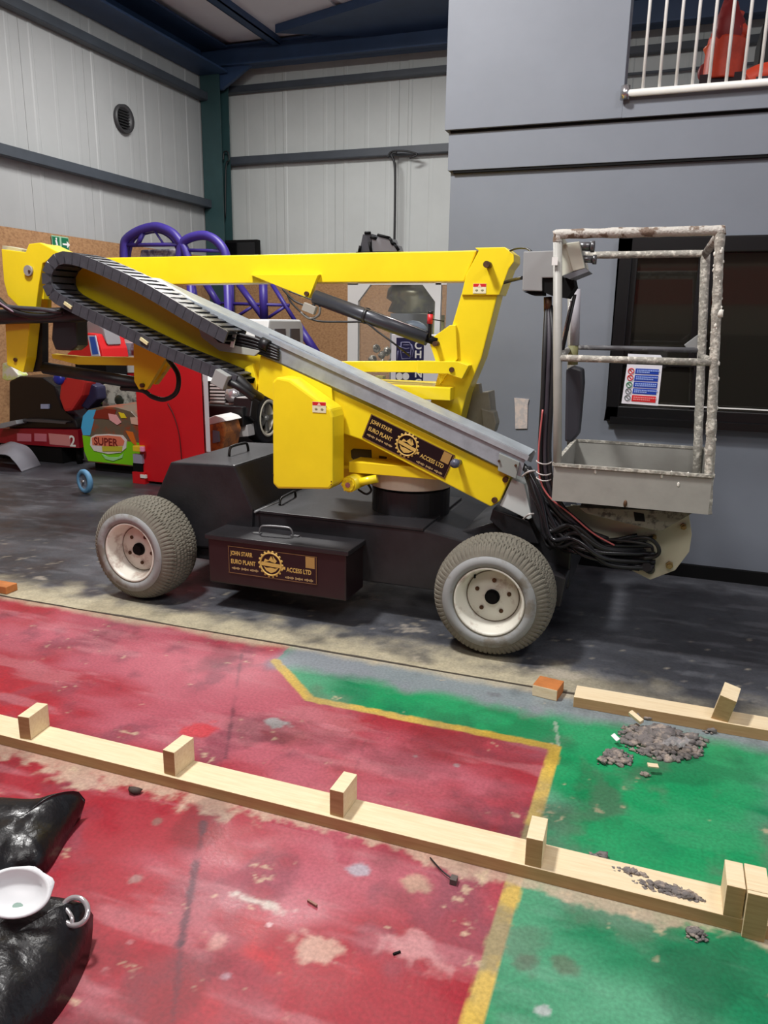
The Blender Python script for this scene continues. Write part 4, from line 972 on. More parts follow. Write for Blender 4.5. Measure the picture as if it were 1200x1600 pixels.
for k, (f, m) in enumerate(((.17, RED), (.34, RED), (.52, mat('green_print', (40, 130, 90), .5)), (.68, mat('grey_print', (110, 120, 124), .5)), (.85, mat('grey_print', (110, 120, 124), .5)))):
    a = P(*spx(.14, f), SY - .003); r = .011
    ring = [a + Vector((math.cos(i * .52) * r, -.001, math.sin(i * .52) * r)) for i in range(12)]
    MB().tube(ring, .0018, 5, True).obox(a + Vector((0, -.001, 0)), (r * .7, 0, -r * .7), (0, .0006, 0), (.0012, 0, .0012)).build('pictogram', m, sg)
# mounting plates under the basket
MY = 3.56
mp_ = MB().prism(PP(MY, (868, 792), (920, 790), (1076, 800), (1081, 835), (1077, 862), (1055, 891), (1016, 906), (962, 879), (940, 850), (890, 815)), MY, MY + .012).build('mounting_plate', CREAM, LIFT, bevel=.002)
MB().prism(PP(MY - .12, (905, 793), (1085, 800), (1035, 829), (1024, 829), (915, 802)), MY - .12, MY - .004).build('swivel_tray', mat('mottled_grey_steel', (120, 118, 106), .5, rgb2=(60, 58, 54), thr=.55, scale=30), LIFT, bevel=.002)
MB().prism(PP(MY - .122, (990, 800), (1006, 803), (1008, 815), (992, 814)), MY - .1225, MY - .1195).build('tray_hole', DARK, LIFT)
MB().prism(PP(MY + .16, (890, 792), (1076, 800), (1060, 870), (1010, 880), (940, 850)), MY + .2, MY + .212).build('mounting_plate', CREAM, LIFT)
MB().box(P(920, 812, MY) + Vector((0, .01, 0)), P(1040, 850, MY) + Vector((0, .2, 0))).build('swivel_block', BLK, LIFT, bevel=.004)
for p, r in (((1025, 822), .017), ((1068, 822), .014), ((1046, 882), .017), ((1022, 838), .012)):
    q = P(*p, MY); MB().cyl(q + Vector((0, -.02, 0)), q, r, 6).cyl(q + Vector((0, -.034, 0)), q + Vector((0, -.02, 0)), r * .55, 10).build('plate_bolt', mat('brassy_bolt', (150, 128, 84), .4, .5, var=.3, scale=60), LIFT)
# ---- hoses: down from the control box, then fanned out under the basket
random.seed(12)
HY = 3.47
hose = [(842, 470), (846, 560), (846, 640), (838, 720)]
for k in range(3):
    dx = k * 7 - 4
    MB().tube(smooth([P(856 + dx * .4, 478, JY + .06), P(855 + dx, 540, HY + .02), P(852 + dx, 620, HY), P(848 + dx, 700, HY), P(852 + dx, 750, HY), P(868 + dx, 790, HY), P(900 + dx, 820, HY + .01), P(950, 842 + k * 5, HY + .03)]), .0105, 8).build('basket_hose', CAB if k != 1 else mat('dark_purple_grey_hose', (58, 54, 62), .45), LIFT)
MB().tube(smooth([P(848, 640, HY - .02), P(842, 700, HY - .02), P(843, 745, HY - .02), P(858, 776, HY - .02), P(890, 802, HY - .02), P(925, 832, HY - .02), P(960, 852, HY)]), .0042, 6).build('red_wire', mat('pale_red_wire', (200, 104, 104), .4), LIFT)
for y in (722, 739, 748):
    c = P(850, y, HY); ring = [c + Vector((math.cos(i * .5236) * .034, math.sin(i * .5236) * .034, .004 * math.cos(i))) for i in range(12)]
    MB().tube(ring, .0032, 6, True).build('cable_tie', mat('pale_tie', (196, 190, 188), .4), LIFT)
for k in range(30):
    a = random.uniform(0, 1); y0 = 3.46 + .1 * random.random()
    sx = 820 + 10 * random.random(); sy = 728 + 12 * a
    ex = 990 + 38 * random.random(); ey = 840 + 50 * (k / 30) + random.uniform(-4, 4)
    pts = [P(sx, sy, y0 + .06), P(836 + 14 * random.random(), 772 + 14 * a, y0 + .02), P(848 + 34 * a, 796 + 11 * (k % 6), y0), P(888 + 22 * a, 822 + 5 * (k % 9), y0 - .03), P(940 + 8 * a, 846 + 1.25 * k - 2, y0 - .02), P(ex, ey, MY - .02)]
    MB().tube(smooth(pts), random.uniform(.008, .0125), 8).build('basket_hose', RUB if k % 2 else mat('shiny_black_hose', (34, 34, 38), .22), LIFT)
MB().tube(smooth([P(960, 848, 3.5), P(1005, 840, 3.48), P(1024, 848, 3.48), P(1030, 862, 3.49), P(1022, 870, 3.5), P(1006, 872, 3.5)]), .009, 8).build('hose_loop', RUB, LIFT)
MB().tube(smooth([P(930, 842, 3.5), P(985, 846, 3.47), P(1015, 852, 3.47), P(1020, 860, 3.5)]), .007, 8).build('hose_loop', RUB, LIFT)
MB().cyl(P(1010, 886, MY - .05), P(1016, 890, MY), .022, 12).build('hose_gland', RUB, LIFT)
for (x, y, dx) in ((826, 741, 10), (826, 808, 8)):
    MB().tube(smooth([P(x - dx, y + 3, 3.56), P(x, y - 4, 3.5), P(x + dx, y - 5, 3.52)]), .005, 6).build('cable_tie', mat('pale_tie', (196, 190, 188), .4), LIFT)
for k in range(4):
    MB().tube(smooth([P(812, 722 + 2 * k, 3.62), P(824, 735 + k, 3.58), P(830 + 2 * k, 770, 3.56), P(838 + 3 * k, 815, 3.56), P(862, 850 + 3 * k, 3.55)]), .0115, 8).build('boom_hose', mat('dark_grey_hose', (44, 46, 50), .45), LIFT)

# ================================================================== TIMBER ON THE FLOOR
def timber(name, a, b, parent, label=None):
    mb = MB().box(a, b); o = mb.build(name, WOOD, parent, bevel=.002, label=label)
    o.data.materials.append(WOODS)
    for p in o.data.polygons:
        if p.normal.y < -.8: p.material_index = 1  # faces towards the viewer take the darker pine tone
    return o
t = thing('timber_batten', 'long pale pine batten lying across the red and green floor with upright offcuts nailed on', 'timber', (-1, 1.92, 0))
timber('batten', (-3.3, 1.862, .0), (.62, 1.975, .04), t)
for k, (x, ym) in enumerate(((-2.052, 1.872), (-1.437, 1.872), (-.84, 1.872), (-.247, 1.866))):
    o = timber('upright_block', (x, ym, .04), (x + .046, ym + .105, .127), t); o.rotation_euler = (0, 0, (.12, -.05, -.02, .02)[k])
a = G(1133, 1362, .13).x
timber('upright_block', (.262, 1.862, .04), (.306, 1.965, .13), t)
timber('upright_block', (.309, 1.848, .0), (.362, 1.861, .132), t)
timber('upright_block', (.309, 1.862, .041), (.362, 1.965, .132), t)
t = thing('timber_batten', 'shorter pale pine batten by the front tyre along the dusty black sheet edge', 'timber', (.3, 2.98, 0))
timber('batten', (-.235, 2.918, .0), (1.6, 3.028, .045), t)
o = timber('upright_block', (.285, 2.93, .045), (.345, 3.03, .16), t); o.rotation_euler = (math.radians(8), math.radians(12), math.radians(-10))
p = G(852, 1092, 0)
o = MB().box((p.x - .05, p.y - .0, 0), (p.x + .055, p.y + .10, .05)).build('wood_offcut', mat('orange_brown_offcut', (190, 118, 62), .7, var=.2, scale=14), bevel=.004)
o.data.materials.append(WOOD)
for q in o.data.polygons:
    if q.normal.y < -.8: q.material_index = 1
tag(o, 'small orange-brown wood offcut at the left end of the shorter batten', 'wood offcut'); o.rotation_euler = (0, 0, -.15)
p = G(4, 930, 0)
o = MB().box((p.x - .12, p.y, .008), (p.x + .03, p.y + .08, .05)).build('wood_offcut', mat('orange_brown_offcut', (190, 118, 62), .7), bevel=.004)
tag(o, 'small wood offcut on the sheet edge at the far left of the red floor', 'wood offcut')
# ---- sweepings
random.seed(21)
def heap(name, spots, m, label):
    mb = MB()
    for (px, py, sx, sy, n, r) in spots:
        c = G(px, py, .035 if (px, py) in ((1040, 1392), (985, 1365), (1075, 1404)) else 0)
        for _ in range(n):
            a = random.uniform(0, 6.28); d = random.random() ** .7
            q = c + Vector((math.cos(a) * d * sx, math.sin(a) * d * sy, 0)); rr = r * random.uniform(.4, 1.2) * (1.15 - .6 * d)
            mb.ball(q + Vector((0, 0, rr * .4 + (1 - d) * r * .8)), rr, 7, (random.uniform(.8, 1.5), random.uniform(.7, 1.2), random.uniform(.5, .9)), .9)
    o = mb.build(name, m); return tag(o, label, 'debris', kind='stuff')
heap('debris_pile', [(1030, 1160, .15, .13, 420, .017), (1030, 1158, .08, .07, 60, .03), (965, 1185, .055, .055, 90, .014), (1080, 1160, .06, .06, 40, .017), (1000, 1120, .05, .04, 20, .016), (940, 1192, .02, .02, 9, .014), (1010, 1212, .02, .01, 6, .012)], MATT, 'heap of grey swept dirt and rubbish on the green floor beside the shorter batten')
heap('floor_fluff', [(1040, 1392, .09, .025, 130, .010), (985, 1365, .06, .018, 60, .008), (940, 1340, .04, .014, 16, .009), (845, 1338, .012, .03, 14, .013), (1075, 1404, .05, .015, 70, .009), (1088, 1462, .028, .025, 40, .010), (808, 1325, .02, .03, 10, .007), (915, 1098, .06, .01, 12, .008), (1110, 1145, .03, .012, 8, .01)], MATT, 'loose grey fluff scattered over and in front of the long batten')
def chip(pts, label, m, name='wood_chip', th=.004, cat='chip'):
    g = [G(x, y, .002) for x, y in pts]; n = len(g)
    o = MB().add(g + [v + Vector((0, 0, th)) for v in g], [list(range(n))[::-1], list(range(n, 2 * n))] + [(i, (i + 1) % n, (i + 1) % n + n, i + n) for i in range(n)]).build(name, m); return tag(o, label, cat)
def chip2(x, y, z, r, label, m, rot, name, sq=(1, .5, .15)):
    c = G(x, y, z); o = MB().obox(c, (r * sq[0], 0, 0), (0, r * sq[1], 0), (0, 0, r * sq[2])).build(name, m); o.rotation_euler = rot; return tag(o, label, 'scrap')
chip2(962, 1152, .03, .016, 'sharp white plastic scrap on the left side of the dirt heap', WHT, (.5, .2, -.8), 'plastic_scrap')
chip2(994, 1120, .05, .03, 'pale wood splinter on top of the dirt heap', WOOD, (.3, .2, -.7), 'wood_splinter', (1, .3, .25))
chip2(1020, 1196, .03, .018, 'yellowish wood chip at the front of the dirt heap', WOOD, (.2, .1, .3), 'wood_chip')
c = G(1058, 1158, .055); mb = MB()
_v = [c + Vector(((i - 4) * .011, (j - 3) * .012, .018 * noise.noise(Vector((i * .9, j * .8, 2))) + .008 * (i - 4) * .5)) for j in range(7) for i in range(9)]
mb.add(_v, [(j * 9 + i, j * 9 + i + 1, j * 9 + i + 10, j * 9 + i + 9) for j in range(6) for i in range(8)], False)
o = mb.build('plastic_film', mat('crumpled_film', (186, 184, 186), .15, alpha=.45)); o.rotation_euler = (.1, 0, -.6)
tag(o, 'crumpled clear plastic film on the right of the dirt heap', 'scrap')
MB_ = MB().tube(smooth([G(672, 1340, .006), G(690, 1360, .01), G(708, 1374, .008)]), .0022, 6)
t = thing('wire_scrap', 'thin dark wire with a small plug lying on the red floor below the batten', 'scrap', G(708, 1374, 0))
MB_.build('wire', RUB, t); MB().obox(G(709, 1375, .009), (.009, 0, 0), (0, .011, 0), (0, 0, .008)).build('plug', mat('grey_plug', (92, 84, 80), .6), t)
o = MB().ball(G(211, 1234, .012), .015, 9, (1.5, 1, .8), .6).build('stone', mat('dark_stone', (74, 62, 56), .8)); tag(o, 'small dark stone on the sawdust in front of the long batten', 'stone')
o = MB().obox(G(488, 1411, .004), (.016, 0, 0), (0, .003, 0), (0, 0, .003)).build('wood_splinter', mat('brown_splinter', (150, 110, 96), .7)); o.rotation_euler = (0, 0, -.3); tag(o, 'tiny brown splinter lying alone in the middle of the red floor', 'scrap')
o = MB().obox(G(620, 1489, .003), (.010, 0, 0), (0, .0025, 0), (0, 0, .002)).build('dark_splinter', DARK); o.rotation_euler = (0, 0, .8); tag(o, 'tiny black splinter on the shiny patch of red floor', 'scrap')

# ---- black bags, dish and clear ring at lower left
def pillow(name, outline, h, m, parent=None, jit=.006, flat=.55):
    n = len(outline); out = smooth([Vector(p) for p in outline] + [Vector(outline[0])], 6)[:-1]; n = len(out)
    c = sum(out, Vector()) / n; R = 12; vs = []; fs = []
    for i in range(1, R + 1):
        f = i / R
        for p in out:
            q = c.lerp(p, f); prof = (1 - f ** 2.2) ** flat
            q = Vector((q.x, q.y, max(.002, p.z * f + h * prof + jit * 3 * (1 - f ** 4) * noise.noise(Vector((q.x * 9, q.y * 9, 3))) + jit * (1 - f ** 4) * noise.noise(Vector((q.x * 26, q.y * 15, 7))))))
            vs.append(q)
    vs.append(Vector((c.x, c.y, h))); top = len(vs) - 1
    for i in range(R - 1):
        for k in range(n): fs.append((i * n + k, i * n + (k + 1) % n, (i + 1) * n + (k + 1) % n, (i + 1) * n + k))
    fs += [(top, k, (k + 1) % n)[::-1] for k in range(n)]
    b0 = len(vs); vs += [Vector((c.x + (p.x - c.x) * .9, c.y + (p.y - c.y) * .9, .001)) for p in out]
    fs += [((R - 1) * n + k, (R - 1) * n + (k + 1) % n, b0 + (k + 1) % n, b0 + k) for k in range(n)]; fs.append([b0 + k for k in range(n)])
    mb = MB(); mb.add(vs, fs, True); return mb.build(name, m, parent)
o = pillow('bin_bag', [G(133, 1249, .06), G(60, 1262, .06), G(-60, 1262, .05), G(-160, 1330, .03), G(-60, 1410, .02), G(20, 1378, .01), G(70, 1362, .01), G(104, 1310, .01), G(130, 1262, .04)], .10, BAG)
tag(o, 'black plastic bin bag with a pointed corner lying behind the white dish', 'bag')
bag2 = pillow('bin_bag', [G(146, 1430, .06), G(95, 1418, .07), G(20, 1428, .06), G(-80, 1440, .04), G(-200, 1560, .02), G(-60, 1700, .02), G(60, 1622, .0), G(110, 1560, .0), G(140, 1490, .01)], .12, BAG)
tag(bag2, 'black plastic bin bag in the bottom left corner under the clear ring', 'bag')
dc = G(24, 1394, .205); dn = (Vector((0, 0, EYE)) - dc).normalized(); dn = (dn + Vector((.0, -.2, .55))).normalized()
t = thing('white_dish', 'white oval dish with a cornered rim resting on the black bags', 'dish', dc - Vector((0, 0, .02)))
u_ = Vector((1, .35, 0)); u_ = (u_ - dn * u_.dot(dn)).normalized(); v_ = dn.cross(u_)
mb = MB(); n = 40; prof = [(.0, -.022), (.5, -.021), (.74, -.015), (.86, -.002), (.90, .0), (1.0, .0), (1.01, -.004), (.88, -.008), (.5, -.027), (0, -.028)]
vs = []
for r, h in prof:
    for k in range(n):
        a = 2 * math.pi * k / n; m_ = 1 + (.14 * max(0, math.cos(a * 1 - .55)) ** 24 + .10 * max(0, math.cos(a - 1.25)) ** 30) * (r > .95)
        vs.append(dc + u_ * math.cos(a) * r * .078 * m_ + v_ * math.sin(a) * r * .055 * m_ + dn * h)
mb.add(vs, [(i * n + k, i * n + (k + 1) % n, (i + 1) * n + (k + 1) % n, (i + 1) * n + k) for i in range(len(prof) - 1) for k in range(n)], True)
mb.build('dish_body', mat('glossy_white', (226, 228, 230), .3), t)
mb = MB(); cc = dc - dn * .0205 + u_ * .01 - v_ * .025
mb.add([cc + u_ * math.cos(a) * .012 + v_ * math.sin(a) * .008 for a in (k * .6283 for k in range(10))], [list(range(10))]); mb.build('food_stain', mat('green_grey_stain', (150, 178, 166), .5), t)
rc = G(117, 1424, .116); ring = []
for k in range(28):
    a = 2 * math.pi * k / 28; ring.append(rc + Vector((math.cos(a) * .034, math.sin(a) * .022, math.sin(a) * .018 - math.cos(a) * .006)))
rm3 = mat('clear_shiny_ring', (196, 192, 194), .12, .5)
t = thing('clear_ring', 'shiny clear plastic ring lying on the nearest black bag', 'ring', rc - Vector((0, 0, .03)))
MB().tube(ring, .0065, 10, True).build('loop', rm3, t)
MB().tube(smooth([ring[14], rc + Vector((.0, -.012, -.005)), ring[22]]), .005, 8).build('crossbar', rm3, t)

# ================================================================== ARCADE BEHIND THE LIFT
def fbox(name, x0, x1, y0, y1, Y, d, m, parent=None, bevel=0, zmin=None):
    a = P(x0, y1, Y); b = P(x1, y0, Y); mid = P((x0 + x1) / 2, (y0 + y1) / 2, Y)
    zt = P((x0 + x1) / 2, y0, Y).z; zb = P((x0 + x1) / 2, y1, Y).z if zmin is None else zmin
    xa = P(x0, (y0 + y1) / 2, Y).x; xb = P(x1, (y0 + y1) / 2, Y).x
    return MB().box((xa, Y, zb), (xb, Y + d, zt)).build(name, m, parent, bevel=bevel)
FZ = .008
# ---- red cabinet
Y = 5.8
t = thing('red_cabinet', 'plain bright red arcade cabinet side panel beside the green cabinet', 'cabinet', P(270, 750, Y) * 1.0)
def tapered(name, x0, x1, xb0, xb1, ytop, ybot, Y, d, m, parent, zb):
    zt = P((x0 + x1) / 2, ytop, Y).z
    fp = [P(x0, ybot, Y), P(x1, ybot, Y), P(xb1, ybot, Y + d), P(xb0, ybot, Y + d)]
    return MB().add([(p.x, p.y, z) for z in (zb, zt) for p in fp], [(0, 3, 2, 1), (4, 5, 6, 7), (0, 1, 5, 4), (1, 2, 6, 5), (2, 3, 7, 6), (3, 0, 4, 7)]).build(name, m, parent, bevel=.005)
tapered('cabinet_body', 217, 319, 262, 322, 556, 690, Y, .65, REDP, t, .03)
tapered('side_trim', 320, 327, 322, 327, 556, 650, Y, .4, mat('pale_trim', (206, 200, 206), .4), t, .35)
MB().tube(smooth([P(262, 630, Y - .012), P(272, 650, Y - .012), P(280, 680, Y - .012), P(284, 720, Y - .012)]), .005, 6).build('thin_cable', mat('dark_red_cable', (96, 14, 20), .5), t)
fbox('button', 207, 221, 697, 706, Y - .05, .06, mat('yellow_button', (226, 190, 40), .4), t, .008)
fbox('button_cap', 218, 224, 698, 706, Y - .07, .03, mat('pink_button', (240, 150, 190), .4), t, .008)
fbox('coin_slot', 208, 222, 710, 724, Y - .03, .04, mat('grey_lilac', (150, 146, 166), .4), t)
fbox('dark_recess', 208, 222, 724, 737, Y - .02, .03, DARK, t)
fbox('foot', 207, 226, 738, 748, Y - .04, .3, REDP, t, zmin=FZ)
fbox('foot_cap', 219, 228, 742, 747, Y - .05, .02, WHT, t)
# ---- green and blue children's cabinet
Y = 6.05
t = thing('kids_arcade_cabinet', 'small rounded lime green and sky blue cabinet left of the red cabinet', 'arcade cabinet', P(175, 728, Y))
out = [(127, 668), (130, 650), (138, 640), (155, 636), (180, 636), (204, 643), (217, 656), (219, 730), (138, 722), (132, 705)]
MB().prism([Vector((p.x, 0, max(.01, p.z))) for p in PP(Y, *out)], Y, Y + .6).build('cabinet_body', mat('brown_cabinet_art', (104, 92, 76), .4, rgb2=(150, 70, 40), thr=.55, scale=6), t, bevel=.006)
MB().box((P(142, 724, Y).x, Y + .06, FZ), (P(214, 724, Y).x, Y + .5, P(170, 716, Y).z)).build('cabinet_foot', DARK, t)
def art(name, pts, m, k): MB().prism([Vector((p.x, 0, max(.012, p.z))) for p in PP(Y, *pts)], Y - .003 * k, Y - .0005).build(name, m, t)
art('green_panel', [(129, 680), (150, 684), (219, 692), (219, 728), (138, 720), (132, 705)], mat('lime_green', (124, 206, 20), .35), 1)
art('blue_panel', [(127, 668), (130, 650), (138, 641), (150, 640), (147, 656), (141, 680), (130, 680)], mat('sky_blue', (72, 176, 226), .35), 1)
art('brown_arc', [(146, 654), (150, 642), (165, 638), (182, 640), (178, 656), (160, 654)], mat('red_brown_art', (132, 44, 30), .4), 2)
art('pink_patch', [(170, 646), (182, 648), (190, 660), (184, 664), (172, 656)], mat('pink_art', (232, 168, 168), .4), 3)
art('yellow_patch', [(186, 644), (194, 646), (198, 653), (190, 653)], mat('yellow_art', (236, 214, 40), .4), 3)
art('orange_patch', [(197, 673), (208, 675), (216, 700), (206, 690)], mat('orange_art', (226, 116, 36), .4), 3)
art('cream_patch', [(204, 652), (216, 652), (217, 664), (206, 662)], mat('cream_art', (226, 186, 166), .4), 3)
lg = [(143, 683), (150, 679), (170, 678), (192, 680), (199, 688), (198, 700), (190, 707), (170, 709), (148, 704), (142, 695)]
art('logo_outline', lg, mat('white_art', (226, 220, 216), .4), 4)
art('logo_fill', [(145, 684), (152, 681), (170, 680), (190, 682), (196, 689), (194, 696), (170, 697), (146, 695)], mat('salmon_art', (226, 124, 96), .4), 5)
art('logo_strip', [(161, 697), (193, 697), (192, 705), (162, 705)], mat('olive_yellow_art', (196, 190, 56), .4), 6)
art('smile_arc', [(160, 709), (170, 714), (186, 714), (194, 708), (192, 715), (178, 720), (166, 717)], mat('pale_green_art', (160, 220, 150), .4), 4)
a = P(147, 694.5, Y - .017); b = P(195, 694.5, Y - .017)
text('lettering', 'SUPER', a, (1, 0, 0), (0, 0, 1), .105, mat('dark_red_letters', (120, 34, 30), .4), t, squeeze=(b.x - a.x) / (.105 * 3.6), bold=.02)
Yd = Y + .05
t2 = thing('control_console', 'white and green control console with a dark dome above the green cabinet', 'console', P(180, 642, Yd + .4))
MB().prism(PP(Yd + .62, (158, 602), (168, 598), (200, 604), (216, 612), (216, 640), (160, 640)), Yd + .62, Yd + .9).build('console_body', mat('mottled_white_grey', (196, 200, 190), .5, rgb2=(90, 92, 88), thr=.52, scale=8), t2, bevel=.01)
MB().ball(P(190, 625, Yd + .66), .085, 16, (1, .7, .9)).build('dark_dome', mat('dark_olive_dome', (48, 54, 46), .25), t2)
MB().ball(P(160, 622, Yd + .66), .05, 12, (.8, .6, 1.4)).build('green_knob', mat('lime_green', (124, 206, 20), .35), t2)
MB().ball(P(208, 634, Yd + .66), .05, 12, (.9, .5, .9)).build('blue_knob', mat('sky_blue', (72, 176, 226), .35), t2)
MB().box((P(160, 640, Yd + .62).x, Yd + .63, FZ), (P(214, 640, Yd + .62).x, Yd + .88, P(180, 640, Yd + .62).z)).build('console_stand', DARK, t2)
# ---- panel with a picture, red shells
Y = 7.5
t = thing('picture_cabinet', 'red and white cabinet with a small blue and brown picture behind the boom link', 'arcade cabinet', P(190, 640, Y))
MB().prism(PP(Y, (160, 530), (168, 520), (190, 516), (206, 528), (214, 560), (214, 600), (163, 600)), Y, Y + .5).build('red_shell', mat('bright_red_shell', (214, 36, 40), .35), t, bevel=.02)
a = P(165, 600, Y); b = P(214, 600, Y)
MB().box((a.x, Y, FZ), (b.x, Y + .5, a.z)).build('cabinet_base', DARK, t)
MB().prism(PP(Y, (165, 530), (214, 530), (214, 582), (165, 582)), Y - .02, Y - .001).build('white_panel', WHT, t)
MB().prism(PP(Y, (176, 536), (212, 536), (212, 555), (178, 555)), Y - .028, Y - .02).build('picture', mat('blue_brown_picture', (150, 180, 196), .3, rgb2=(90, 46, 50), thr=.5, scale=4), t)
text('letter', 'A', P(188, 542, Y - .03), (1, 0, 0), (0, 0, 1), .07, WHT, t, bold=.02)
t = thing('red_seat_shell', 'glossy red moulded shell with a blue decal left of the picture cabinet', 'ride seat', P(140, 640, 7.0))
Y = 7.0
MB().prism(PP(Y, (103, 553), (118, 542), (124, 524), (136, 520), (150, 522), (158, 545), (161, 562), (105, 560)), Y, Y + .45).build('shell', mat('bright_red_shell', (214, 36, 40), .35), t, bevel=.03)
MB().prism(PP(Y, (138, 524), (150, 524), (157, 556), (144, 556)), Y - .012, Y + .0).build('decal_border', mat('pale_blue_border', (200, 210, 226), .4), t)
MB().prism(PP(Y, (141, 526), (149, 526), (155, 553), (146, 554)), Y - .016, Y - .012).build('blue_decal', mat('strong_blue', (44, 96, 200), .35), t)
MB().prism(PP(Y, (122, 500), (136, 500), (152, 512), (158, 540), (150, 526), (124, 524)), Y + .1, Y + .35).build('grey_hood', mat('pale_grey_hood', (150, 148, 152), .5), t, bevel=.02)
a = P(112, 562, Y); b = P(160, 562, Y); MB().box((a.x, Y + .05, FZ), (b.x, Y + .4, a.z)).build('pedestal', DARK, t)
# ---- driving cabinet: black bulk, red fascia with white lettering, red seat
Y = 6.25
t = thing('driving_cabinet', 'black seated driving cabinet with a red lettered strip along its base at the far left', 'arcade cabinet', P(60, 705, Y))
xa, xb = P(-60, 690, Y).x, P(123, 690, Y).x
zt_, zb_ = P(60, 669, Y).z, P(60, 697, Y).z
xa = max(xa, -6.9); MB().box((xa, Y + .02, .01), (xb - .25, Y + .34, zb_ + .02)).build('plinth', DARK, t)
fa = MB().prism([(xa, P(-0, 671, Y).z - .0), (xb, P(123, 672, Y).z), (xb, P(123, 700, Y).z), (P(85, 696, Y).x, P(85, 698, Y).z), (xa, P(-0, 692, Y).z)], Y, Y + .3).build('red_fascia', mat('deep_red_fascia', (140, 18, 36), .35), t)
for k, (x0, x1) in enumerate(((27, 49), (54, 73))):
    MB().prism(PP(Y, (x0, 677), (x1, 678), (x1, 690), (x0, 689)), Y - .003, Y).build('pale_panel', mat('dusty_pink_print', (196, 112, 128), .4), fa)
MB().prism(PP(Y, (76, 677), (110, 680), (110, 697), (78, 694)), Y - .003, Y).build('pale_panel', mat('pale_rose_print', (200, 132, 130), .4), fa)
text('number_two', '2', P(109, 697, Y - .005), (1, 0, 0), (0, 0, 1), .16, WHT, fa, bold=.02)
MB().prism([Vector(p) for p in PP(Y, (8, 596), (24, 588), (60, 590), (80, 604), (92, 640), (110, 655), (116, 672), (8, 672))], Y + .05, Y + .36).build('black_hull', mat('gloss_black_hull', (14, 14, 18), .3), t, bevel=.02)
MB().prism(PP(Y + .0, (94, 600), (104, 588), (122, 586), (134, 594), (128, 618), (112, 642), (100, 644), (92, 622)), Y + .0, Y + .18).build('seat_back', mat('red_vinyl_seat', (186, 42, 40), .5), t, bevel=.03)
MB().prism(PP(Y + .1, (134, 596), (150, 604), (152, 624), (136, 640), (124, 634)), Y + .1, Y + .25).build('seat_side', mat('dark_blue_vinyl', (34, 34, 66), .5), t, bevel=.02)
MB().ball(P(92, 592, Y), .06, 14, (1.1, .7, 1)).build('blue_knob', mat('cobalt_blue', (32, 46, 150), .35), t)
MB().ball(P(100, 586, Y - .03), .022, 10, (1.4, .7, .7)).build('white_cap', WHT, t)
MB().prism(PP(Y, (60, 632), (72, 632), (72, 639), (60, 639)), Y + .03, Y + .05).build('pale_label', mat('pale_blue_label', (150, 160, 190), .4), t)
MB().prism(PP(Y, (12, 660), (36, 655), (38, 661), (18, 667), (10, 668)), Y - .1, Y + .04).build('grey_pedal_cover', mat('light_grey_cover', (142, 146, 150), .5), t, bevel=.004)
MB().prism(PP(Y, (38, 655), (60, 655), (106, 659), (104, 662), (60, 659), (38, 658)), Y - .02, Y + .05).build('chrome_strip', mat('grey_strip', (86, 86, 90), .35, .4), t)
for x in (112,):
    a = P(x, 700, Y); MB().cyl((a.x, Y + .1, .008), (a.x, Y + .1, a.z + .02), .03, 10).build('foot', DARK, t)
o = MB().prism(PP(6.35, (2, 568), (10, 566), (17, 574), (27, 586), (27, 593), (9, 595), (2, 592)), 6.36, 6.5).build('toy_bundle', mat('lime_white_toys', (206, 220, 120), .6, rgb2=(220, 220, 210), thr=.5, scale=8), bevel=.01)
tag(o, 'lime and white bundle on top of the driving cabinet at the left edge', 'toy')
# ---- pale cover sheet and blue wheel on the black floor
g = [G(-20, 694, .12), G(20, 692, .14), G(40, 696, .16), G(64, 722, .02), G(50, 730, .01), G(30, 733, .01)]
pts0 = smooth([P(2, 692, 6.15), P(22, 690, 6.1), P(42, 697, 6.1), P(56, 712, 6.1), P(64, 726, 6.1)], 4); pts1 = smooth([P(-30, 714, 5.75), P(8, 710, 5.75), P(20, 718, 5.75), P(28, 728, 5.75), P(34, 738, 5.75)], 4)
mb = MB(); n = len(pts0); vs = []
for f in range(7):
    for i in range(n): q = pts0[i].lerp(pts1[i], f / 6); q.z = max(.016, q.z + .02 * noise.noise(q * 5)); vs.append(q)
vs2 = [v - Vector((0, 0, .006)) for v in vs]
fs = [(f * n + i, f * n + i + 1, (f + 1) * n + i + 1, (f + 1) * n + i) for f in range(6) for i in range(n - 1)]; N = len(vs)
o = mb.add(vs + vs2, fs + [tuple(j + N for j in q[::-1]) for q in fs], True).build('cover_sheet', mat('pale_grey_sheet', (116, 116, 124), .55))
tag(o, 'folded pale grey cover lying on the floor in front of the driving cabinet', 'cover')
c = G(134, 771, .008); R_ = .105; c = c + Vector((0, 0, R_ + .003))
t = thing('blue_wheel', 'small blue rubber wheel with a grey hub on the black floor', 'wheel', c - Vector((0, 0, R_)))
ax = Vector((.35, 1, 0)).normalized()
MB().lathe([(R_ * .62, -.02), (R_ * .9, -.024), (R_, -.01), (R_, .01), (R_ * .9, .024), (R_ * .62, .02)], c, ax, 32, close=True).build('blue_tyre', mat('dusty_blue_rubber', (96, 150, 190), .6), t)
MB().lathe([(.001, -.014), (R_ * .6, -.012), (R_ * .66, -.016), (R_ * .66, .016), (.001, .014)], c, ax, 24).build('hub', mat('pale_grey_hub', (132, 146, 164), .5, rgb2=(90, 100, 116), thr=.5, scale=20), t)
MB().cyl(c + ax * -.03, c + ax * .03, .014, 10).build('axle_cap', STEEL, t)
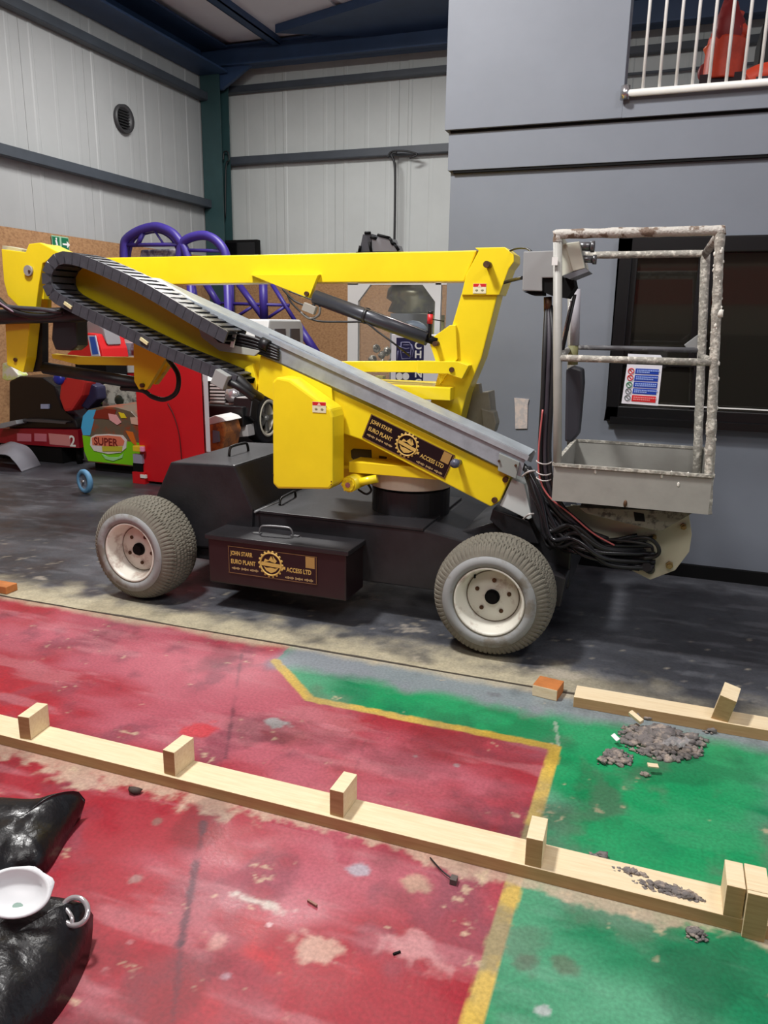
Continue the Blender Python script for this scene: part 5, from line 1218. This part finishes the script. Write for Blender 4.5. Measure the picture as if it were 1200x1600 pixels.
# ---- children's ride shaped like a white off-roader
XS = P(384, 640, 7.0).x; YF = 7.0
yr = W(474, 520, XS).y; zr = W(430, 499, XS).z; zh_ = P(360, 596, YF).z; zlow = P(384, 664, YF).z
t = thing('ride_on_car', 'white toy off-road car ride with black bumper and cream wheel behind the boom lift', 'ride-on car', (XS - .5, (YF + yr) / 2, FZ))
yw = YF + (yr - YF) * .33
OW = mat('gloss_white_body', (226, 228, 226), .3)
prof = [(YF, zlow), (YF, zh_), (yw - .1, zh_ + .08), (yw + .1, zr), (yr - .06, zr), (yr, zr - .08), (yr + .04, zlow)]
WX = 1.0
MB().prismx(prof, XS - WX, XS).build('body_shell', OW, t, bevel=.02)
for a, b in (((398, 516), (424, 512)), ((428, 512), (445, 511)), ((452, 511), (467, 513))):
    y0 = W(a[0], 520, XS).y; y1 = W(b[0], 520, XS).y
    MB().prismx([(y0 + .02, zr - .10), (y1, zr - .10), (y1 + .03, zr - .52), (y0, zr - .52)], XS - .01, XS + .012).build('side_window', mat('grey_tinted_window', (88, 88, 94), .15), t)
BB = mat('satin_black_plastic', (16, 16, 18), .4)
MB().box((XS - WX - .05, YF - .16, P(360, 662, YF).z), (XS + .06, YF + .1, P(360, 632, YF).z)).build('bumper', BB, t, bevel=.015)
MB().box((XS - WX + .1, YF - .012, P(340, 628, YF).z), (XS - .1, YF + .0, P(340, 596, YF).z)).build('grille_panel', BB, t)
for k in range(6):
    y = 600 + k * 5.2
    MB().prism(PP(YF - .03, (328, y), (351, y + .4), (351, y + 3.2), (328, y + 2.8)), YF - .03, YF - .012).build('grille_bar', OW, t)
q = P(362, 617, YF - .03); MB().lathe([(.001, -.045), (.05, -.035), (.075, -.012), (.085, .0), (.085, .02), (.001, .02)], q, (0, 1, 0), 20).build('headlamp', mat('silver_lamp', (196, 196, 200), .15, .6), t)
MB().prism(PP(YF, (352, 666), (366, 660), (366, 656), (352, 652)), YF - .18, YF - .165).build('amber_lamp', mat('amber_lamp', (228, 150, 30), .3), t)
a = P(386, 655, YF)
wy = YF + .30; rr = .27; wz = P(400, 652, wy).z
MB().prismx([(wy - .42, wz + .06), (wy - .36, wz + .24), (wy - .2, wz + .38), (wy + .2, wz + .4), (wy + .4, wz + .2), (wy + .42, wz - .02), (wy + .3, wz - .02), (wy + .26, wz + .16), (wy, wz + .29), (wy - .26, wz + .16), (wy - .3, wz + .0)], XS - .1, XS + .12).build('wheel_arch', BB, t, bevel=.01)
wc = Vector((XS + .02, wy, wz))
tw = MB().lathe([(.16, -.08), (.25, -.09), (rr, -.05), (rr, .05), (.25, .09), (.16, .08)], wc, (1, 0, 0), 32, close=True).build('tyre', BB, t)
MB().lathe([(.15, .0), (.165, .08), (.185, .092), (.20, .085), (.2, -.02), (.15, -.02)], wc, (1, 0, 0), 32, close=True).build('rim', mat('cream_rim', (226, 220, 200), .35), tw)
mb = MB()
for k in range(5): a = k * 1.2566; mb.obox(wc + Vector((.04, math.cos(a) * .08, math.sin(a) * .08)), (.012, 0, 0), Vector((0, math.cos(a), math.sin(a))) * .085, Vector((0, -math.sin(a), math.cos(a))) * .022)
mb.ball(wc + Vector((.05, 0, 0)), .035, 10).build('spokes', mat('grey_spokes', (150, 150, 146), .3, .5), tw)
MB().prism(PP(YF, (372, 620), (394, 618), (396, 624), (388, 634), (374, 632)), YF - .06, YF + .2).build('fender', OW, t, bevel=.01)
MB().box((XS - WX, YF + .05, FZ), (XS - .25, yr, zlow + .02)).build('ride_base', mat('dark_blue_base', (26, 30, 48), .5), t)
qb = MB().prism(PP(YF - .1, (356, 664), (386, 664), (388, 682), (356, 684)), YF - .1, YF + .04).build('coin_box', mat('light_grey_coin_box', (196, 194, 194), .5), t, bevel=.008)
MB().prism(PP(YF - .1, (360, 669), (374, 669), (374, 680), (360, 680)), YF - .106, YF - .1).build('coin_panel', mat('mid_lilac_grey', (150, 146, 150), .5), qb)
o = MB().prism(PP(6.5, (321, 655), (336, 649), (348, 653), (354, 658), (322, 665)), 6.5, 6.8).build('cap_top', WHT, None, bevel=.01)
t = thing('small_orange_ride', 'small orange and grey moulded ride with a white top beside the red cabinet', 'ride', P(338, 715, 6.5))
o.parent = t; o.location = ORG[o.name] - ORG[t.name]
MB().prism(PP(6.5, (326, 664), (348, 658), (353, 676), (348, 700), (344, 722), (320, 722), (321, 690)), 6.5, 6.8).build('orange_body', mat('orange_brown_shell', (196, 120, 60), .5, rgb2=(140, 90, 60), thr=.5, scale=9), t, bevel=.02)
MB().prism(PP(6.5, (334, 672), (343, 674), (344, 690), (334, 692)), 6.48, 6.5).build('grey_patch', mat('blue_grey_patch', (128, 140, 156), .5), t)
# ---- purple steel arches and lattice
Y = 8.5
t = thing('purple_arch_frame', 'purple steel frame topped by two round arches beside the green column', 'frame', P(270, 660, Y))
def pr(name, pts, r, s=True, dy=0):
    p = [P(x, y, Y + dy) for x, y in pts]; MB().tube(smooth(p) if s else p, r, 10).build(name, PURP, t)
arc1 = [(194, 420), (194, 385), (199, 372), (216, 361), (236, 355), (250, 355), (268, 363), (280, 376), (290, 392), (298, 420)]
arc2 = [(278, 420), (283, 386), (292, 374), (312, 368), (328, 370), (342, 380), (352, 396), (356, 420)]
pr('arch_hoop', arc1, .055); pr('arch_hoop', arc2, .055)
pr('arch_hoop', [(200, 420), (202, 392), (210, 372), (232, 362), (252, 362), (270, 374), (282, 398)], .03, dy=.12)
pr('cross_bar', [(196, 383), (288, 382)], .025, False); pr('cross_bar', [(290, 391), (350, 392)], .022, False)
pr('brace', [(240, 358), (256, 382)], .014, False); pr('brace', [(214, 384), (224, 364)], .03, False)
for x0 in ((200, 420), (296, 420), (354, 420)):
    a = P(*x0, Y); MB().tube([a, Vector((a.x, a.y, FZ))], .045, 8).build('frame_post', PURP, t)
MB().prism(PP(Y, (204, 388), (262, 386), (268, 400), (202, 402)), Y + .2, Y + .4).build('pale_bundle', mat('white_grey_bundle', (176, 176, 184), .6, rgb2=(96, 92, 120), thr=.55, scale=9), t, bevel=.02)
Y = 9.7
t = thing('purple_lattice_frame', 'purple welded lattice frame with crossed braces under the upper boom', 'frame', P(420, 640, Y))
for a, b, r in (((359, 440), (361, 500), .055), ((359, 500), (362, 560), .055), ((411, 440), (413, 500), .06), ((346, 474), (452, 477), .022), ((373, 444), (414, 500), .045), ((322, 444), (343, 478), .05), ((425, 444), (464, 506), .03), ((464, 506), (500, 560), .06), ((368, 496), (396, 478), .022), ((420, 496), (444, 480), .022), ((300, 444), (306, 476), .05)):
    pr('lattice_bar', [a, b], r, False)
for x0 in ((360, 558), (499, 558), (413, 498)):
    a = P(*x0, Y); MB().tube([a, Vector((a.x, a.y, FZ))], .05, 8).build('frame_post', PURP, t)
# ---- glass prize cabinet in a white frame
Y = 7.9
t = thing('prize_cabinet', 'tall glazed prize cabinet in a white frame seen under the upper boom', 'arcade cabinet', P(620, 700, Y))
xa, xb = P(543, 520, Y).x, P(697, 480, Y).x; zt_ = P(620, 434, Y).z; pw = P(559, 520, Y).x - xa
dd = .8
for (x, y_) in ((xa, Y), (xb - pw, Y)): MB().box((x, y_, .5), (x + pw * (1 if y_ == Y and x == xa else .5), y_ + .05, zt_)).build('white_post', OW, t)
MB().box((xa, Y, zt_ - .07), (xb, Y + .05, zt_)).build('top_rail', OW, t); pass
for s, x in ((1, xa + pw), (-1, xb - pw)):
    MB().prism([(x, zt_ - .07), (x + s * .14, zt_ - .07), (x, zt_ - .24)], Y, Y + .05).build('corner_gusset', OW, t)
MB().box((xa, Y, FZ), (xb, Y + dd + .05, .5)).build('cabinet_base', DARK, t)
MB().box((xa + .01, Y + .02, .5), (xb - .01, Y + .026, zt_ - .05)).build('glass_pane', CLEAR, t)
MB().box((xb - .02, Y + .05, .5), (xb - .012, Y + dd, zt_ - .05)).build('glass_pane', CLEAR, t)
yi = Y + .4
m_ol = mat('olive_grey_metal', (128, 126, 100), .3, .5, rgb2=(92, 94, 88), thr=.5, scale=5)
q0, q1 = P(606, 470, yi), P(690, 470, yi); cx_ = (q0.x + q1.x) / 2; rr_ = (q1.x - q0.x) / 2
za, zb2_ = P(650, 490, yi).z, P(650, 445, yi).z
MB().lathe([(rr_ * .7, za), (rr_ * .95, za + .02), (rr_ * .8, za + .12), (rr_ * 1.0, za + .16), (rr_ * .95, zb2_ - .05), (rr_ * .8, zb2_)], (cx_, yi, 0), (0, 0, 1), 24).build('lamp_drum', m_ol, t)
MB().ball(P(645, 518, yi), .16, 16, (1.1, .8, .75)).build('blue_grey_dome', mat('blue_grey_dome', (130, 148, 172), .3), t)
MB().box((P(610, 490, yi + .3).x, yi + .3, P(650, 600, yi + .3).z), (P(688, 490, yi + .3).x, yi + .32, P(650, 490, yi + .3).z)).build('back_panel', mat('grey_panel', (116, 122, 130), .5), t)
MB().box((P(677, 500, yi + .1).x, yi + .1, P(680, 600, yi).z), (P(694, 500, yi + .1).x, yi + .12, P(680, 492, yi).z)).build('olive_panel', mat('olive_panel', (172, 170, 84), .5), t)
random.seed(5); mb = MB(); c = P(598, 556, Y + .3)
for k in range(9): mb.ball(c + Vector((random.uniform(-.1, .12), random.uniform(-.1, .1), random.uniform(-.08, .08))), random.uniform(.025, .05), 8, jit=.5)
mb.build('toy_heap', mat('silver_black_toys', (176, 172, 160), .3, .4, rgb2=(60, 56, 50), thr=.5, scale=20), t)['kind'] = 'stuff'
MB().box(P(586, 602, Y + .3), P(598, 588, Y + .3) + Vector((0, .1, 0))).build('yellow_prize', mat('pale_yellow', (200, 190, 90), .5), t)
MB().box((xa + pw, Y + .1, P(600, 612, Y + .3).z - .02), (xb - .05, Y + dd, P(600, 604, Y + .3).z)).build('prize_shelf', mat('olive_shelf', (126, 118, 66), .5), t)
# black and silver topper with stepped outline
t2 = thing('cabinet_topper', 'black and silver stepped topper standing above the glazed prize cabinet', 'topper', P(590, 396, Y))
MB().prism(PP(Y, (560, 394), (566, 366), (580, 365), (580, 394)), Y + .02, Y + .2).build('left_fin', mat('dark_silver', (110, 112, 118), .3, .5), t2)
MB().prism(PP(Y, (576, 394), (580, 372), (588, 373), (591, 368), (610, 372), (613, 380), (618, 382), (622, 394)), Y + .02, Y + .2).build('stepped_fin', mat('light_silver', (176, 176, 180), .3, .3), t2)
for a, b in (((570, 364), (579, 364)), ((579, 370), (588, 373)), ((590, 367), (609, 372)), ((609, 372), (614, 382)), ((611, 378), (618, 382)), ((617, 382), (623, 391)), ((577, 378), (580, 394)), ((563, 384), (561, 394))):
    MB().tube([P(*a, Y), P(*b, Y)], .016, 6).build('black_edge', DARK, t2)
MB().box((P(556, 396, Y).x, Y, zt_), (P(624, 396, Y).x, Y + .25, P(590, 393, Y).z)).build('topper_base', DARK, t2)
# ---- change machine
Y = 7.3
t = thing('change_machine', 'white change machine with a navy lettered panel behind the boom post', 'change machine', P(655, 700, Y))
xa, xb = P(611, 560, Y).x, P(712, 560, Y).x; zt_ = P(650, 523, Y).z
MB().box((xa, Y, FZ), (xb, Y + .45, zt_)).build('cabinet_body', mat('white_machine_body', (226, 226, 232), .4), t, bevel=.006)
nx0, nx1 = P(619, 560, Y).x, P(662, 560, Y).x; nz0, nz1 = P(640, 606, Y).z, P(640, 528, Y).z
nv = MB().box((nx0, Y - .004, nz0), (nx1, Y - .0005, nz1)).build('navy_panel', NAVY, t)
for k, (ch, y) in enumerate(zip('CHANGE', (545, 559, 574, 589, 603, 618))):
    p = P(647.5, y, Y - .006)
    if k < 5: text('letter', ch, p, (1, 0, 0), (0, 0, 1), .098, WHT, nv, bold=.03, squeeze=1.05)
lc = mat('lilac_line_art', (122, 122, 156), .4)
def la(pts): MB().tube([P(x, y, Y - .007) for x, y in pts], .006, 5).build('line_art', lc, nv)
la([(627, 535), (640, 535), (643, 541), (641, 560), (628, 561), (626, 550), (627, 535)]); la([(623, 541), (634, 545), (640, 544)]); la([(629, 551), (640, 551)]); la([(622, 548), (621, 562)]); la([(643, 538), (646, 548), (644, 558)]); la([(630, 539), (640, 539)])
for x, y in ((624, 588), (634, 588), (629, 601)):
    q = P(x, y, Y - .006); MB().cyl(q, q + Vector((0, .003, 0)), .036, 14).build('coin_symbol', WHT, nv)
# ---- things on the mezzanine
Y = 6.4
zf = 2.63
OR = mat('orange_red_padding', (222, 74, 44), .45, var=.25, scale=5)
t = thing('orange_figure', 'tall orange-red padded upright shape behind the white balcony bars', 'soft play shape', P(1125, 160, Y))
def lump(name, pts, r, m): MB().tube(smooth([P(x, y, Y) for x, y in pts]), r, 12).build(name, m, t)
sp = smooth([P(1126, 128, Y), P(1130, 100, Y), P(1136, 70, Y), P(1140, 52, Y), P(1141, 35, Y), P(1140, 22, Y)])
n_ = len(sp); MB().tube(sp, [.13 for i in range(n_ // 2)] + [.10 + .02 * math.sin(i * .5) for i in range(n_ - n_ // 2 - 3)] + [.08, .06, .03], 14).build('padded_trunk', OR, t)
MB().ball(P(1138, 44, Y - .06), .10, 14, (1, .8, 1.7), .3).build('upper_lobe', mat('dark_red_padding', (140, 34, 34), .5), t)
lump('padded_arm', [(1112, 70), (1118, 90), (1118, 128)], .06, mat('bright_orange_padding', (232, 96, 44), .45))
lump('padded_loop', [(1104, 128), (1097, 118), (1099, 108), (1107, 104)], .03, mat('dark_red_padding', (140, 34, 34), .5))
a = P(1128, 128, Y); MB().box((a.x - .15, Y - .1, zf), (a.x + .12, Y + .2, a.z + .03)).build('plinth', mat('dark_maroon', (44, 24, 34), .6), t)
o = MB().box((P(1163, 60, Y).x + .12, Y + .25, zf), (P(1163, 60, Y).x + .9, Y + .8, P(1180, 18, Y).z)).build('tall_cabinet', mat('black_laminate', (16, 17, 20), .5), bevel=.01)
tag(o, 'plain black tall cabinet behind the balcony bars at the top right', 'cabinet')
a = P(1166, 128, Y - .5); b = P(1215, 116, Y - .5)
t = thing('orange_bench', 'low orange-red padded bench in front of the black cabinet behind the balcony bars', 'bench', (a.x + .3, Y - .4, zf))
MB().tube(smooth([P(1168, 128, Y - .5), P(1185, 119, Y - .5), P(1210, 114, Y - .5), P(1250, 112, Y - .5)]), .07, 10).build('padded_top', OR, t)
MB().box((a.x + .05, Y - .6, zf), (a.x + .7, Y - .42, a.z)).build('bench_base', mat('dark_maroon', (44, 24, 34), .6), t)
